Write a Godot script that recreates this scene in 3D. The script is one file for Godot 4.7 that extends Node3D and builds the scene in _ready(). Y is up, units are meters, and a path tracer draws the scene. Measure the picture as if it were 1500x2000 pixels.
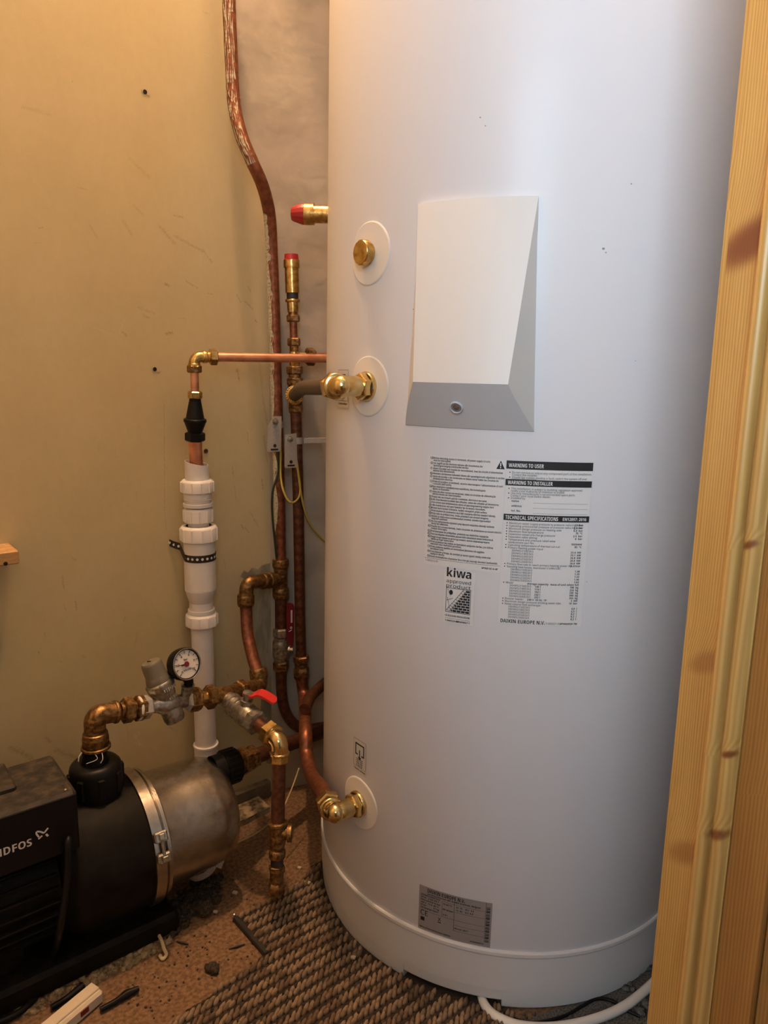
extends Node3D
# A cupboard with a white hot water cylinder, pipework and a pump, seen from its doorway.
# ---- camera model (photograph taken as 1500 x 2000) ----
const F := 1407.81
const PITCH := 0.1888
const ROLL := 0.0236
const CAM := Vector3(0, 0.8383, 0)
var cx: Vector3
var cy: Vector3
var cz: Vector3
# ---- the setting's planes ----
var dl := Vector3(sin(deg_to_rad(50.6)), 0, -cos(deg_to_rad(50.6)))   # along the left wall, away from the camera
var nl := Vector3(cos(deg_to_rad(50.6)), 0, sin(deg_to_rad(50.6)))    # out of the left wall
var w0 := Vector3(-0.218, 0, -1.33)
var K: Vector3                                                        # corner of left and back wall
var db := Vector3(cos(deg_to_rad(24.0)), 0, -sin(deg_to_rad(24.0)))
var nb := Vector3(sin(deg_to_rad(24.0)), 0, cos(deg_to_rad(24.0)))
const TC := Vector3(0.2051, 0, -1.1275)                               # tank axis
const TR := 0.2975
const UP := Vector3.UP
var M := {}
var taken := {}
var fonts := {}
var rng := RandomNumberGenerator.new()

func ray(x: float, y: float) -> Vector3:
	return cx * (x - 750.0) / F + cy * (1000.0 - y) / F - cz
func at(x: float, y: float, depth: float) -> Vector3:
	return CAM + ray(x, y) * depth
func on_plane(x: float, y: float, n: Vector3, p: Vector3) -> Vector3:
	var d := ray(x, y)
	return CAM + d * ((p - CAM).dot(n) / d.dot(n))
func lw(x: float, y: float, off := 0.0) -> Vector3:                    # a point off metres in front of the left wall
	return on_plane(x, y, nl, w0 + nl * off)
func bw(x: float, y: float, off := 0.0) -> Vector3:
	return on_plane(x, y, nb, K + nb * off)
func fl(x: float, y: float, h := 0.0) -> Vector3:                      # a point h metres above the floor
	var d := ray(x, y)
	return CAM + d * ((h - CAM.y) / d.y)
func tk(th: float, y: float, r := TR) -> Vector3:                      # a point on the tank, angle in degrees
	return TC + Vector3(sin(deg_to_rad(th)), 0, cos(deg_to_rad(th))) * r + UP * y

# ---- nodes ----
func numbered(called: String) -> String:
	var n: int = taken.get(called, -1) + 1
	taken[called] = n
	return called if n == 0 else "%s_%03d" % [called, n]
func thing(called: String, label: String, category: String, base: Vector3, group := "") -> Node3D:
	var o := Node3D.new()
	o.name = numbered(called)
	add_child(o)
	o.position = base
	o.set_meta("label", label)
	o.set_meta("category", category)
	if group:
		o.set_meta("group", group)
	return o
func structure(called: String, label: String, base := Vector3.ZERO) -> Node3D:
	var o := Node3D.new()
	o.name = called
	add_child(o)
	o.position = base
	o.set_meta("kind", "structure")
	o.set_meta("label", label)
	return o
func tools() -> SurfaceTool:
	var st := SurfaceTool.new()
	st.begin(Mesh.PRIMITIVE_TRIANGLES)
	return st
func part(parent: Node3D, called: String, st: SurfaceTool, m: Material, label := "") -> MeshInstance3D:
	var o := MeshInstance3D.new()
	o.name = called
	o.mesh = st.commit()
	o.material_override = m
	var w := Vector3.ZERO
	var p: Node = parent
	while p != self and p is Node3D:
		w += p.position
		p = p.get_parent()
	parent.add_child(o, true)
	o.position = -w
	if label:
		o.set_meta("label", label)
	return o

# ---- shapes, all in world space ----
func tri(st: SurfaceTool, a: Vector3, b: Vector3, c: Vector3, n := Vector3.ZERO) -> void:
	var g := (c - a).cross(b - a)
	if n == Vector3.ZERO:
		n = g.normalized()
	var v := [a, b, c] if g.dot(n) >= 0 else [a, c, b]
	for p in v:
		st.set_normal(n)
		st.set_uv(Vector2.ZERO)
		st.add_vertex(p)
func quad(st: SurfaceTool, a: Vector3, b: Vector3, c: Vector3, d: Vector3, na: Vector3, nbb: Vector3, nc: Vector3, nd: Vector3, ua := Vector2.ZERO, ub := Vector2.ZERO, uc := Vector2.ZERO, ud := Vector2.ZERO) -> void:
	var p := [a, b, c, d]
	var n := [na, nbb, nc, nd]
	var u := [ua, ub, uc, ud]
	var g := (c - a).cross(b - a)
	if g.length_squared() < 1e-20:
		g = (d - a).cross(c - a)
	var order := [0, 1, 2, 0, 2, 3] if g.dot(na + nc) >= 0 else [0, 2, 1, 0, 3, 2]
	for i in order:
		st.set_normal(n[i])
		st.set_uv(u[i])
		st.add_vertex(p[i])
func face(st: SurfaceTool, a: Vector3, b: Vector3, c: Vector3, d: Vector3, n := Vector3.ZERO) -> void:
	if n == Vector3.ZERO:
		n = (c - a).cross(d - b).normalized()
	quad(st, a, b, c, d, n, n, n, n)
func side(ax: Vector3) -> Vector3:
	var u := ax.cross(UP)
	if u.length() < 0.1:
		u = ax.cross(Vector3.RIGHT)
	return u.normalized()
# a profile of Vector2(along, radius) turned about an axis; flat = true gives nuts their facets
func lathe(st: SurfaceTool, o: Vector3, ax: Vector3, prof: Array, seg := 28, flat := false, turn := 0.0) -> void:
	ax = ax.normalized()
	var u := side(ax)
	var v := ax.cross(u)
	var ns := []
	for i in prof.size() - 1:
		var e: Vector2 = prof[i + 1] - prof[i]
		ns.append(Vector2(-e.y, e.x).normalized() if e.length() > 1e-9 else Vector2(0, 1))
	for i in prof.size() - 1:
		var n0: Vector2 = ns[i]
		var n1: Vector2 = ns[i]
		if i > 0 and n0.dot(ns[i - 1]) > 0.75:
			n0 = (n0 + ns[i - 1]).normalized()
		if i < ns.size() - 1 and n1.dot(ns[i + 1]) > 0.75:
			n1 = (n1 + ns[i + 1]).normalized()
		var p0: Vector2 = prof[i]
		var p1: Vector2 = prof[i + 1]
		for k in seg:
			var a0 := TAU * k / seg + turn
			var a1 := TAU * (k + 1) / seg + turn
			var r0 := u * cos(a0) + v * sin(a0)
			var r1 := u * cos(a1) + v * sin(a1)
			var m0 := r0
			var m1 := r1
			if flat:
				m0 = (r0 + r1).normalized()
				m1 = m0
			quad(st, o + ax * p0.x + r0 * p0.y, o + ax * p0.x + r1 * p0.y, o + ax * p1.x + r1 * p1.y, o + ax * p1.x + r0 * p1.y,
				(m0 * n0.y + ax * n0.x), (m1 * n0.y + ax * n0.x), (m1 * n1.y + ax * n1.x), (m0 * n1.y + ax * n1.x))
func rings(a: Array) -> Array:                                         # [x, r, x, r ...] to profile
	var o := []
	for i in range(0, a.size(), 2):
		o.append(Vector2(a[i], a[i + 1]))
	return o
func tube(st: SurfaceTool, pts: Array, rad, seg := 18, caps := true) -> void:
	var n := pts.size()
	var t0: Vector3 = (pts[1] - pts[0]).normalized()
	var u := side(t0)
	var prev := []
	var prevn := []
	for i in n:
		var t: Vector3
		if i == 0:
			t = t0
		elif i == n - 1:
			t = (pts[i] - pts[i - 1]).normalized()
		else:
			t = ((pts[i] - pts[i - 1]).normalized() + (pts[i + 1] - pts[i]).normalized()).normalized()
		u = (u - t * u.dot(t)).normalized()
		var v := t.cross(u)
		var r: float = rad[i] if rad is Array else rad
		var row := []
		var rn := []
		for k in seg + 1:
			var a := TAU * k / seg
			var d := u * cos(a) + v * sin(a)
			row.append(pts[i] + d * r)
			rn.append(d)
		if i > 0:
			for k in seg:
				quad(st, prev[k], prev[k + 1], row[k + 1], row[k], prevn[k], prevn[k + 1], rn[k + 1], rn[k])
		if caps and (i == 0 or i == n - 1):
			var out := -t if i == 0 else t
			for k in seg:
				tri(st, pts[i], row[k], row[k + 1], out)
		prev = row
		prevn = rn
func bends(pts: Array, r: float, n := 7) -> Array:                     # round the corners of a path
	var o := [pts[0]]
	for i in range(1, pts.size() - 1):
		var a: Vector3 = (pts[i - 1] - pts[i])
		var b: Vector3 = (pts[i + 1] - pts[i])
		var cut: float = min(r, min(a.length(), b.length()) * 0.49)
		var p0: Vector3 = pts[i] + a.normalized() * cut
		var p1: Vector3 = pts[i] + b.normalized() * cut
		for k in n + 1:
			var t := float(k) / n
			o.append(p0.lerp(pts[i], t).lerp(Vector3(pts[i]).lerp(p1, t), t))
	o.append(pts[-1])
	return o
func curve(pts: Array, n := 8) -> Array:                               # a smooth line through points
	var o := []
	for i in pts.size() - 1:
		var p0: Vector3 = pts[max(i - 1, 0)]
		var p1: Vector3 = pts[i]
		var p2: Vector3 = pts[i + 1]
		var p3: Vector3 = pts[min(i + 2, pts.size() - 1)]
		for k in n:
			o.append(p1.cubic_interpolate(p2, p0, p3, float(k) / n))
	o.append(pts[-1])
	return o
func block(st: SurfaceTool, c: Vector3, ex: Vector3, ey: Vector3, ez: Vector3, bev := 0.002) -> void:   # a chamfered box of half axes ex ey ez
	var ax := [ex.normalized(), ey.normalized(), ez.normalized()]
	var h := [ex.length(), ey.length(), ez.length()]
	bev = min(bev, min(h[0], min(h[1], h[2])) * 0.6)
	for i in 3:
		var j := (i + 1) % 3
		var k := (i + 2) % 3
		for s in [-1.0, 1.0]:
			var o: Vector3 = c + ax[i] * h[i] * s
			var a: Vector3 = ax[j] * (h[j] - bev)
			var b: Vector3 = ax[k] * (h[k] - bev)
			face(st, o - a - b, o + a - b, o + a + b, o - a + b, ax[i] * s)
			for s2 in [-1.0, 1.0]:                                        # the edge between axis i and axis j
				var n: Vector3 = (ax[i] * s + ax[j] * s2).normalized()
				var e: Vector3 = ax[k] * (h[k] - bev)
				var p: Vector3 = c + ax[i] * h[i] * s + ax[j] * (h[j] - bev) * s2
				var q: Vector3 = c + ax[i] * (h[i] - bev) * s + ax[j] * h[j] * s2
				face(st, p - e, p + e, q + e, q - e, n)
	for s0 in [-1.0, 1.0]:
		for s1 in [-1.0, 1.0]:
			for s2 in [-1.0, 1.0]:
				var x: Vector3 = ax[0] * s0
				var y: Vector3 = ax[1] * s1
				var z: Vector3 = ax[2] * s2
				tri(st, c + x * h[0] + y * (h[1] - bev) + z * (h[2] - bev), c + x * (h[0] - bev) + y * h[1] + z * (h[2] - bev), c + x * (h[0] - bev) + y * (h[1] - bev) + z * h[2], (x + y + z).normalized())
func prism(st: SurfaceTool, poly: Array, n: Vector3, deep: float) -> void:   # a flat outline given thickness behind it
	var u := side(n)
	var v := n.cross(u)
	var p2 := PackedVector2Array()
	for p in poly:
		p2.append(Vector2(p.dot(u), p.dot(v)))
	var ix := Geometry2D.triangulate_polygon(p2)
	for i in range(0, ix.size(), 3):
		tri(st, poly[ix[i]], poly[ix[i + 1]], poly[ix[i + 2]], n)
		tri(st, poly[ix[i]] - n * deep, poly[ix[i + 1]] - n * deep, poly[ix[i + 2]] - n * deep, -n)
	var ccw := not Geometry2D.is_polygon_clockwise(p2)
	for i in poly.size():
		var a: Vector3 = poly[i]
		var b: Vector3 = poly[(i + 1) % poly.size()]
		var out := (b - a).cross(n).normalized() * (1.0 if ccw else -1.0)
		face(st, a, b, b - n * deep, a - n * deep, out)
func slab(st: SurfaceTool, a: Vector3, b: Vector3) -> void:            # an axis aligned box from corner to corner
	var h := (b - a) * 0.5
	block(st, (a + b) * 0.5, Vector3(h.x, 0, 0), Vector3(0, h.y, 0), Vector3(0, 0, h.z), 0.0005)
func nut(st: SurfaceTool, o: Vector3, ax: Vector3, w: float, r: float, turn := 0.3) -> void:   # hexagon nut centred on o
	lathe(st, o - ax.normalized() * w * 0.5, ax, rings([0, 0.001, 0, r * 0.84, w * 0.14, r, w * 0.86, r, w, r * 0.84, w, 0.001]), 6, true, turn)
func collar(st: SurfaceTool, o: Vector3, ax: Vector3, w: float, r: float) -> void:             # rounded ring centred on o
	lathe(st, o - ax.normalized() * w * 0.5, ax, rings([0, 0.001, 0, r * 0.9, w * 0.1, r * 0.97, w * 0.25, r, w * 0.75, r, w * 0.9, r * 0.97, w, r * 0.9, w, 0.001]))
func ball(st: SurfaceTool, o: Vector3, r: float, ax := Vector3.UP, squash := 1.0, seg := 16) -> void:
	var p := []
	for i in 11:
		var a := PI * i / 10.0
		p.append(Vector2(-cos(a) * r * squash, max(sin(a) * r, 0.00005)))
	lathe(st, o, ax, p, seg)
# lettering: a TextMesh whose outline is laid on a surface by put.call(x, y)
func letters(st: SurfaceTool, txt: String, size: float, bold: bool, put: Callable, nrm: Callable, align := 0, fit := 0.0) -> void:
	var key := "b" if bold else "r"
	if not fonts.has(key):
		var f := SystemFont.new()
		f.font_names = PackedStringArray(["Droid Sans"])
		f.font_weight = 700 if bold else 400
		fonts[key] = f
	var t := TextMesh.new()
	t.font = fonts[key]
	t.text = txt
	t.font_size = 32
	t.pixel_size = size / 32.0
	t.depth = 0.0
	t.curve_step = 4.0
	t.horizontal_alignment = HORIZONTAL_ALIGNMENT_LEFT
	var arr := t.get_mesh_arrays()
	if arr.is_empty():
		return
	var vs: PackedVector3Array = arr[Mesh.ARRAY_VERTEX]
	var ix: PackedInt32Array = arr[Mesh.ARRAY_INDEX] if arr[Mesh.ARRAY_INDEX] != null else PackedInt32Array()
	if vs.is_empty():
		return
	var lo := INF
	var hi := -INF
	for v in vs:
		lo = min(lo, v.x)
		hi = max(hi, v.x)
	var k := 1.0
	if fit > 0.0 and hi > lo:
		k = fit / (hi - lo)
	var sh := -lo if align == 0 else (-hi if align == 2 else -(lo + hi) * 0.5)
	var n := ix.size() if ix.size() else vs.size()
	for i in range(0, n, 3):
		var p := []
		for j in 3:
			var v: Vector3 = vs[ix[i + j]] if ix.size() else vs[i + j]
			p.append(Vector2((v.x + sh) * k, v.y))
		var nn: Vector3 = nrm.call(p[0].x)
		tri(st, put.call(p[0].x, p[0].y), put.call(p[1].x, p[1].y), put.call(p[2].x, p[2].y), nn)

# ---- materials ----
func lin(r: float, g: float, b: float) -> Color:
	return Color(r, g, b).linear_to_srgb()
func plain(c: Color, rough := 0.6, metal := 0.0) -> StandardMaterial3D:
	var m := StandardMaterial3D.new()
	m.albedo_color = c
	m.roughness = rough
	m.metallic = metal
	return m
func noise(freq: float, oct: int, sd: int, kind := FastNoiseLite.TYPE_SIMPLEX) -> FastNoiseLite:
	var f := FastNoiseLite.new()
	f.noise_type = kind
	f.frequency = freq
	f.fractal_octaves = oct
	f.seed = sd
	return f
# colour patches c (dark to light) at the given size in metres, with fine relief
func mottled(cols: Array, tile: float, freq: float, rough := 0.6, metal := 0.0, bump := 0.0, sd := 1, stretch := Vector3.ONE) -> StandardMaterial3D:
	var m := plain(Color.WHITE, rough, metal)
	var t := NoiseTexture2D.new()
	t.width = 384
	t.height = 384
	t.seamless = true
	t.noise = noise(freq, 5, sd)
	var g := Gradient.new()
	var offs := PackedFloat32Array()
	var gc := PackedColorArray()
	for i in cols.size():
		offs.append(0.2 + 0.6 * i / (cols.size() - 1))
		gc.append(cols[i])
	g.offsets = offs
	g.colors = gc
	t.color_ramp = g
	m.albedo_texture = t
	m.uv1_triplanar = true
	m.uv1_world_triplanar = true
	m.uv1_scale = stretch / tile
	if bump > 0.0:
		var b := NoiseTexture2D.new()
		b.width = 384
		b.height = 384
		b.seamless = true
		b.as_normal_map = true
		b.bump_strength = 6.0
		b.noise = noise(freq * 3.0, 4, sd + 7)
		m.normal_enabled = true
		m.normal_texture = b
		m.normal_scale = bump
	return m
# wood grain: u runs across the grain, v along it; knots are [u, v, radius] in metres
func wood(size: Vector2, px: Vector2i, pale: Color, dark: Color, lines: float, knots: Array, sd: int) -> ImageTexture:
	var im := Image.create(px.x, px.y, false, Image.FORMAT_RGB8)
	var n1 := noise(1.0, 3, sd)
	var n2 := noise(1.0, 2, sd + 3)
	for j in px.y:
		var v := size.y * j / px.y
		for i in px.x:
			var u := size.x * i / px.x
			var x := u + 0.0014 * n1.get_noise_2d(u * 14.0, v * 2.2)
			var kd := 0.0
			for k in knots:
				var du: float = u - k[0]
				var dv: float = v - k[1] - du * 0.45
				var e = (du * du * 0.35 + dv * dv) / (k[2] * k[2])
				var w := exp(-e * 0.22)
				x += 0.006 * w * signf(dv) * 0.6 + 0.004 * w
				kd = max(kd, exp(-e * e * 1.6) * float(k[3]))
			var g := 0.5 + 0.5 * sin(TAU * x * lines + 1.2 * n2.get_noise_2d(u * 60.0, v * 1.1))
			g = pow(g, 1.4) * 0.55 + 0.30 * (n1.get_noise_2d(u * 900.0, v * 9.0) * 0.5 + 0.5) + 0.25 * (n2.get_noise_2d(u * 25.0, v * 3.0) * 0.5 + 0.5)
			var c := pale.lerp(dark, clampf(g - 0.12, 0.0, 1.0))
			if kd > 0.02:
				c = c.lerp(Color(0.42, 0.20, 0.09), kd * 0.85)
			im.set_pixel(i, j, c)
	return ImageTexture.create_from_image(im)
func wood_mat(tex: ImageTexture, rough: float) -> StandardMaterial3D:
	var m := plain(Color.WHITE, rough)
	m.albedo_texture = tex
	m.clearcoat_enabled = true
	m.clearcoat = 0.25
	m.clearcoat_roughness = 0.3
	return m
# the painted left wall: s metres back from the corner, y metres up; marks copied from the photograph
const WS := 0.80
const WH := 1.60
func wall_uv(p: Vector3) -> Vector2:
	return Vector2((p - K).dot(dl) / WS + 1.0, 1.0 - p.y / WH)
func wall_paint() -> ImageTexture:
	var w := 832
	var h := 1664
	var im := Image.create(w, h, false, Image.FORMAT_RGB8)
	var n1 := noise(0.006, 4, 11)
	var n2 := noise(0.05, 3, 12)
	var n3 := noise(0.35, 2, 14)
	var base := lin(0.575, 0.50, 0.30)
	var grime := lin(0.44, 0.37, 0.205)
	for j in h:
		for i in w:
			var t := 0.3 + 0.28 * n1.get_noise_2d(i, j * 0.7) + 0.16 * n2.get_noise_2d(i, j * 0.6) + 0.16 * n3.get_noise_2d(i, j)
			im.set_pixel(i, j, base.lerp(grime, clampf(t * 0.55, 0.0, 1.0)))
	# bare grey plaster where the painted board is broken away around the tee
	var hole := PackedVector2Array()
	for q in [[468, 1126], [476, 1114], [484, 1118], [492, 1108], [503, 1112], [512, 1103], [526, 1100], [540, 1090], [560, 1086], [575, 1430], [560, 1500], [520, 1490], [508, 1400], [512, 1330], [500, 1300], [497, 1240], [486, 1190], [490, 1150], [480, 1132]]:
		var u := wall_uv(lw(q[0], q[1]))
		hole.append(Vector2(u.x * w, u.y * h))
	var grey := lin(0.23, 0.22, 0.16)
	var grey2 := lin(0.34, 0.33, 0.25)
	for j in range(int(h * 0.62), h):
		for i in range(int(w * 0.78), w):
			if Geometry2D.is_point_in_polygon(Vector2(i, j), hole):
				im.set_pixel(i, j, grey.lerp(grey2, clampf(0.4 + 0.9 * n1.get_noise_2d(i * 6.0, j * 1.5) + 0.5 * n2.get_noise_2d(i, j * 0.3), 0.0, 1.0)))
	# scuffs, dents and brown specks: [x0, y0, x1, y1, width mm, strength] in photograph pixels; negative strength is a pale chip
	var marks := [[44, 208, 95, 222, 5, 0.22], [75, 445, 84, 443, 1.5, 0.6], [65, 474, 80, 473, 1.2, 0.35], [253, 310, 290, 345, 5, 0.2], [150, 365, 168, 369, 2, 0.3],
		[310, 440, 340, 475, 5, 0.35], [340, 460, 395, 490, 4, 0.35], [395, 485, 412, 512, 2, 0.4], [175, 440, 190, 465, 3, 0.25], [240, 430, 256, 458, 4, 0.3], [260, 400, 280, 420, 4, 0.22],
		[322, 554, 330, 558, 4, 0.6], [340, 420, 356, 424, 3, 0.4], [362, 548, 385, 562, 2.5, 0.35], [405, 573, 415, 574, 1.4, 0.7], [345, 620, 361, 621, 1.2, 0.35], [410, 506, 413, 510, 2, 0.7],
		[462, 575, 470, 590, 2, 0.5], [478, 588, 492, 602, 3, 0.5], [484, 560, 490, 570, 2, 0.45], [498, 625, 501, 629, 2, 0.6], [325, 651, 336, 649, 3.5, 0.65], [240, 648, 246, 656, 3, 0.6], [280, 615, 290, 620, 3, 0.4],
		[270, 600, 300, 612, 4, 0.22], [463, 720, 467, 744, 2.2, 0.75], [460, 723, 462, 726, 1.8, 0.7], [483, 845, 485, 865, 2, 0.5], [453, 910, 456, 932, 1.5, 0.6], [458, 950, 460, 975, 1.5, 0.5],
		[512, 770, 522, 830, 3, 0.4], [505, 700, 512, 760, 3, 0.3], [515, 850, 521, 900, 2.5, 0.4], [511, 935, 513, 955, 2.5, 0.55], [488, 1000, 505, 1030, 3, 0.35], [471, 1025, 475, 1033, 2.5, 0.55], [478, 1030, 486, 1040, 2, 0.5],
		[437, 1095, 440, 1110, 1.5, 0.5], [140, 1088, 147, 1094, 2, 0.4], [121, 1125, 124, 1148, 2, 0.45], [147, 1174, 149, 1190, 2.4, 0.6], [125, 1182, 128, 1190, 2, 0.4], [86, 1236, 87, 1245, 2, 0.4], [75, 1273, 76, 1275, 2, 0.8],
		[160, 1281, 166, 1284, 3, 0.4], [116, 1291, 119, 1293, 2, 0.4], [244, 1205, 242, 1212, 1.6, 0.5], [268, 1235, 262, 1262, 2, 0.3], [442, 1314, 447, 1325, 1.6, 0.6], [90, 1440, 97, 1448, 4, 0.5], [345, 1385, 351, 1405, 1.5, 0.5],
		[330, 1420, 345, 1428, 3, 0.3], [240, 1380, 250, 1440, 1.5, 0.3], [400, 105, 412, 110, 1.3, -0.4], [396, 22, 410, 28, 1.3, 0.45], [140, 158, 141, 159, 1.5, 0.6], [185, 640, 215, 652, 2.5, -0.3], [246, 618, 232, 650, 1.5, -0.3],
		[264, 1437, 275, 1452, 5, -0.5], [262, 1450, 284, 1458, 4, -0.35], [298, 1458, 305, 1462, 4, -0.6], [268, 1428, 272, 1433, 3, -0.6], [20, 1460, 60, 1480, 7, 0.45], [110, 1465, 150, 1480, 8, 0.4], [320, 790, 321, 1000, 1.0, 0.5], [322, 1000, 324, 1036, 1.0, 0.35]]
	for k in 14:
		var sx := rng.randf_range(60, 515)
		var sy := rng.randf_range(380, 1250)
		var l := rng.randf_range(4, 22)
		var an := rng.randf_range(-0.3, 1.8)
		marks.append([sx, sy, sx + l * cos(an), sy + l * sin(an), rng.randf_range(1.0, 2.6), rng.randf_range(0.05, 0.14)])
	for m in marks:
		var a := wall_uv(lw(m[0], m[1])) * Vector2(w, h)
		var b := wall_uv(lw(m[2], m[3])) * Vector2(w, h)
		var r: float = m[4] * 0.5
		var col := lin(0.16, 0.10, 0.045) if m[5] > 0 else lin(0.80, 0.76, 0.62)
		for j in range(int(min(a.y, b.y) - r * 2 - 2), int(max(a.y, b.y) + r * 2 + 3)):
			for i in range(int(min(a.x, b.x) - r * 2 - 2), int(max(a.x, b.x) + r * 2 + 3)):
				if i < 0 or j < 0 or i >= w or j >= h:
					continue
				var q := Vector2(i, j)
				var d := q.distance_to(Geometry2D.get_closest_point_to_segment(q, a, b))
				d += r * 1.3 * n3.get_noise_2d(i * 1.4 + 50.0, j)
				var f := clampf((r * 1.25 - d) / (r * 0.8), 0.0, 1.0) * absf(m[5]) * (0.55 + 0.45 * n2.get_noise_2d(i * 3.0, j * 3.0 + 80.0)) * 0.85
				if f > 0.0:
					im.set_pixel(i, j, im.get_pixel(i, j).lerp(col, f))
	return ImageTexture.create_from_image(im)

func make_materials() -> void:
	M.white_metal = plain(lin(0.66, 0.67, 0.70), 0.42)
	M.white_metal.metallic_specular = 0.4
	M.white_metal.clearcoat_enabled = true
	M.white_metal.clearcoat = 0.1
	M.white_metal.clearcoat_roughness = 0.16
	M.base_grey = plain(lin(0.65, 0.66, 0.67), 0.45)
	M.cover = plain(lin(0.63, 0.64, 0.63), 0.45)
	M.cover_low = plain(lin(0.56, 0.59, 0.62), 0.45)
	M.disc = plain(lin(0.72, 0.70, 0.66), 0.5)
	M.paper = plain(lin(0.70, 0.70, 0.70), 0.6)
	M.tag_paper = mottled([lin(0.12, 0.11, 0.10), lin(0.40, 0.39, 0.37), lin(0.46, 0.45, 0.43)], 0.02, 0.02, 0.7, 0.0, 0.0, 19)
	M.clear_film = plain(lin(0.62, 0.60, 0.57), 0.4)
	M.silver_film = plain(lin(0.34, 0.33, 0.33), 0.45, 0.3)
	M.ink = plain(lin(0.012, 0.012, 0.014), 0.6)
	M.ink_soft = plain(lin(0.05, 0.05, 0.055), 0.6)
	M.chip_grey = plain(lin(0.22, 0.22, 0.24), 0.6)
	M.pale_ink = plain(lin(0.75, 0.75, 0.75), 0.6)
	M.copper_old = mottled([lin(0.17, 0.06, 0.03), lin(0.25, 0.09, 0.047), lin(0.33, 0.125, 0.066)], 0.07, 0.014, 0.45, 0.7, 0.12, 21)
	M.copper_dark = mottled([lin(0.09, 0.038, 0.022), lin(0.135, 0.056, 0.03), lin(0.19, 0.08, 0.044)], 0.07, 0.014, 0.45, 0.7, 0.12, 22)
	M.copper_new = mottled([lin(0.62, 0.27, 0.17), lin(0.78, 0.39, 0.26), lin(0.82, 0.44, 0.30)], 0.12, 0.01, 0.36, 0.9, 0.0, 23)
	M.paint_flake = mottled([lin(0.30, 0.26, 0.17), lin(0.58, 0.53, 0.37), lin(0.62, 0.58, 0.42)], 0.05, 0.02, 0.7, 0.0, 0.4, 24)
	M.brass = mottled([lin(0.40, 0.24, 0.07), lin(0.62, 0.42, 0.15), lin(0.70, 0.50, 0.20)], 0.07, 0.012, 0.27, 0.95, 0.1, 25)
	M.brass_bright = mottled([lin(0.62, 0.45, 0.18), lin(0.76, 0.60, 0.30)], 0.07, 0.012, 0.2, 1.0, 0.05, 26)
	M.brass_old = mottled([lin(0.10, 0.055, 0.022), lin(0.24, 0.135, 0.05), lin(0.38, 0.23, 0.09)], 0.05, 0.014, 0.42, 0.85, 0.3, 27)
	M.nickel = mottled([lin(0.24, 0.22, 0.19), lin(0.42, 0.40, 0.35), lin(0.52, 0.50, 0.45)], 0.05, 0.014, 0.36, 0.9, 0.2, 28)
	M.zinc = mottled([lin(0.42, 0.41, 0.39), lin(0.66, 0.64, 0.60)], 0.02, 0.03, 0.45, 0.6, 0.5, 29)
	M.steel = mottled([lin(0.36, 0.32, 0.27), lin(0.44, 0.40, 0.35), lin(0.47, 0.44, 0.39)], 0.10, 0.012, 0.27, 0.95, 0.08, 30)
	M.red_cap = plain(lin(0.36, 0.018, 0.022), 0.4)
	M.red_lever = plain(lin(0.62, 0.035, 0.03), 0.38)
	M.red_dull = plain(lin(0.20, 0.012, 0.022), 0.45)  # red darkened for the shade on the riser lever; gauge hub shares it
	M.pvc = mottled([lin(0.78, 0.76, 0.74), lin(0.85, 0.83, 0.81)], 0.2, 0.01, 0.42, 0.0, 0.0, 31)
	M.black_plastic = plain(lin(0.008, 0.008, 0.008), 0.4)
	M.black_plastic.metallic_specular = 0.3
	M.pump_black = mottled([lin(0.006, 0.005, 0.004), lin(0.009, 0.008, 0.006), lin(0.014, 0.011, 0.008)], 0.15, 0.012, 0.55, 0.0, 0.1, 32)
	M.pump_black.metallic_specular = 0.25
	M.pump_top = mottled([lin(0.012, 0.010, 0.007), lin(0.028, 0.022, 0.015), lin(0.060, 0.046, 0.030)], 0.12, 0.012, 0.65, 0.0, 0.2, 33)
	M.grey_cap = plain(lin(0.16, 0.145, 0.115), 0.5)
	M.tape = plain(lin(0.75, 0.73, 0.68), 0.6)
	M.dial = plain(lin(0.72, 0.71, 0.68), 0.5)
	M.wire_green = plain(lin(0.020, 0.045, 0.018), 0.4)
	M.wire_yellow = plain(lin(0.50, 0.38, 0.07), 0.4)
	M.wire_pale = plain(lin(0.44, 0.36, 0.16), 0.45)
	M.white_cable = plain(lin(0.70, 0.69, 0.66), 0.45)
	M.back_plaster = mottled([lin(0.35, 0.305, 0.235), lin(0.415, 0.36, 0.28), lin(0.44, 0.385, 0.30)], 0.5, 0.01, 0.75, 0.0, 0.12, 34)
	M.hall = plain(lin(0.62, 0.60, 0.56), 0.8)
	M.floor = mottled([lin(0.12, 0.066, 0.032), lin(0.165, 0.093, 0.046), lin(0.19, 0.112, 0.058), lin(0.23, 0.14, 0.075)], 0.11, 0.03, 0.85, 0.0, 0.35, 35)
	M.ledge = mottled([lin(0.10, 0.08, 0.05), lin(0.30, 0.23, 0.14), lin(0.40, 0.32, 0.20)], 0.12, 0.012, 0.9, 0.0, 0.6, 36)
	M.skirting = mottled([lin(0.09, 0.07, 0.045), lin(0.16, 0.125, 0.08)], 0.12, 0.012, 0.7, 0.0, 0.4, 37)
	M.dust = mottled([lin(0.018, 0.013, 0.009), lin(0.05, 0.037, 0.024), lin(0.10, 0.072, 0.045)], 0.04, 0.02, 0.95, 0.0, 0.9, 38)
	M.grit = mottled([lin(0.05, 0.05, 0.048), lin(0.16, 0.15, 0.14)], 0.03, 0.02, 0.95, 0.0, 0.8, 39)
	M.chip = plain(lin(0.55, 0.45, 0.30), 0.8)
	M.carpet_back = plain(lin(0.035, 0.024, 0.015), 0.95)
	M.pile = mottled([lin(0.55, 0.53, 0.50), lin(1, 1, 1)], 0.012, 0.03, 0.95, 0.0, 0.8, 40)
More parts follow.
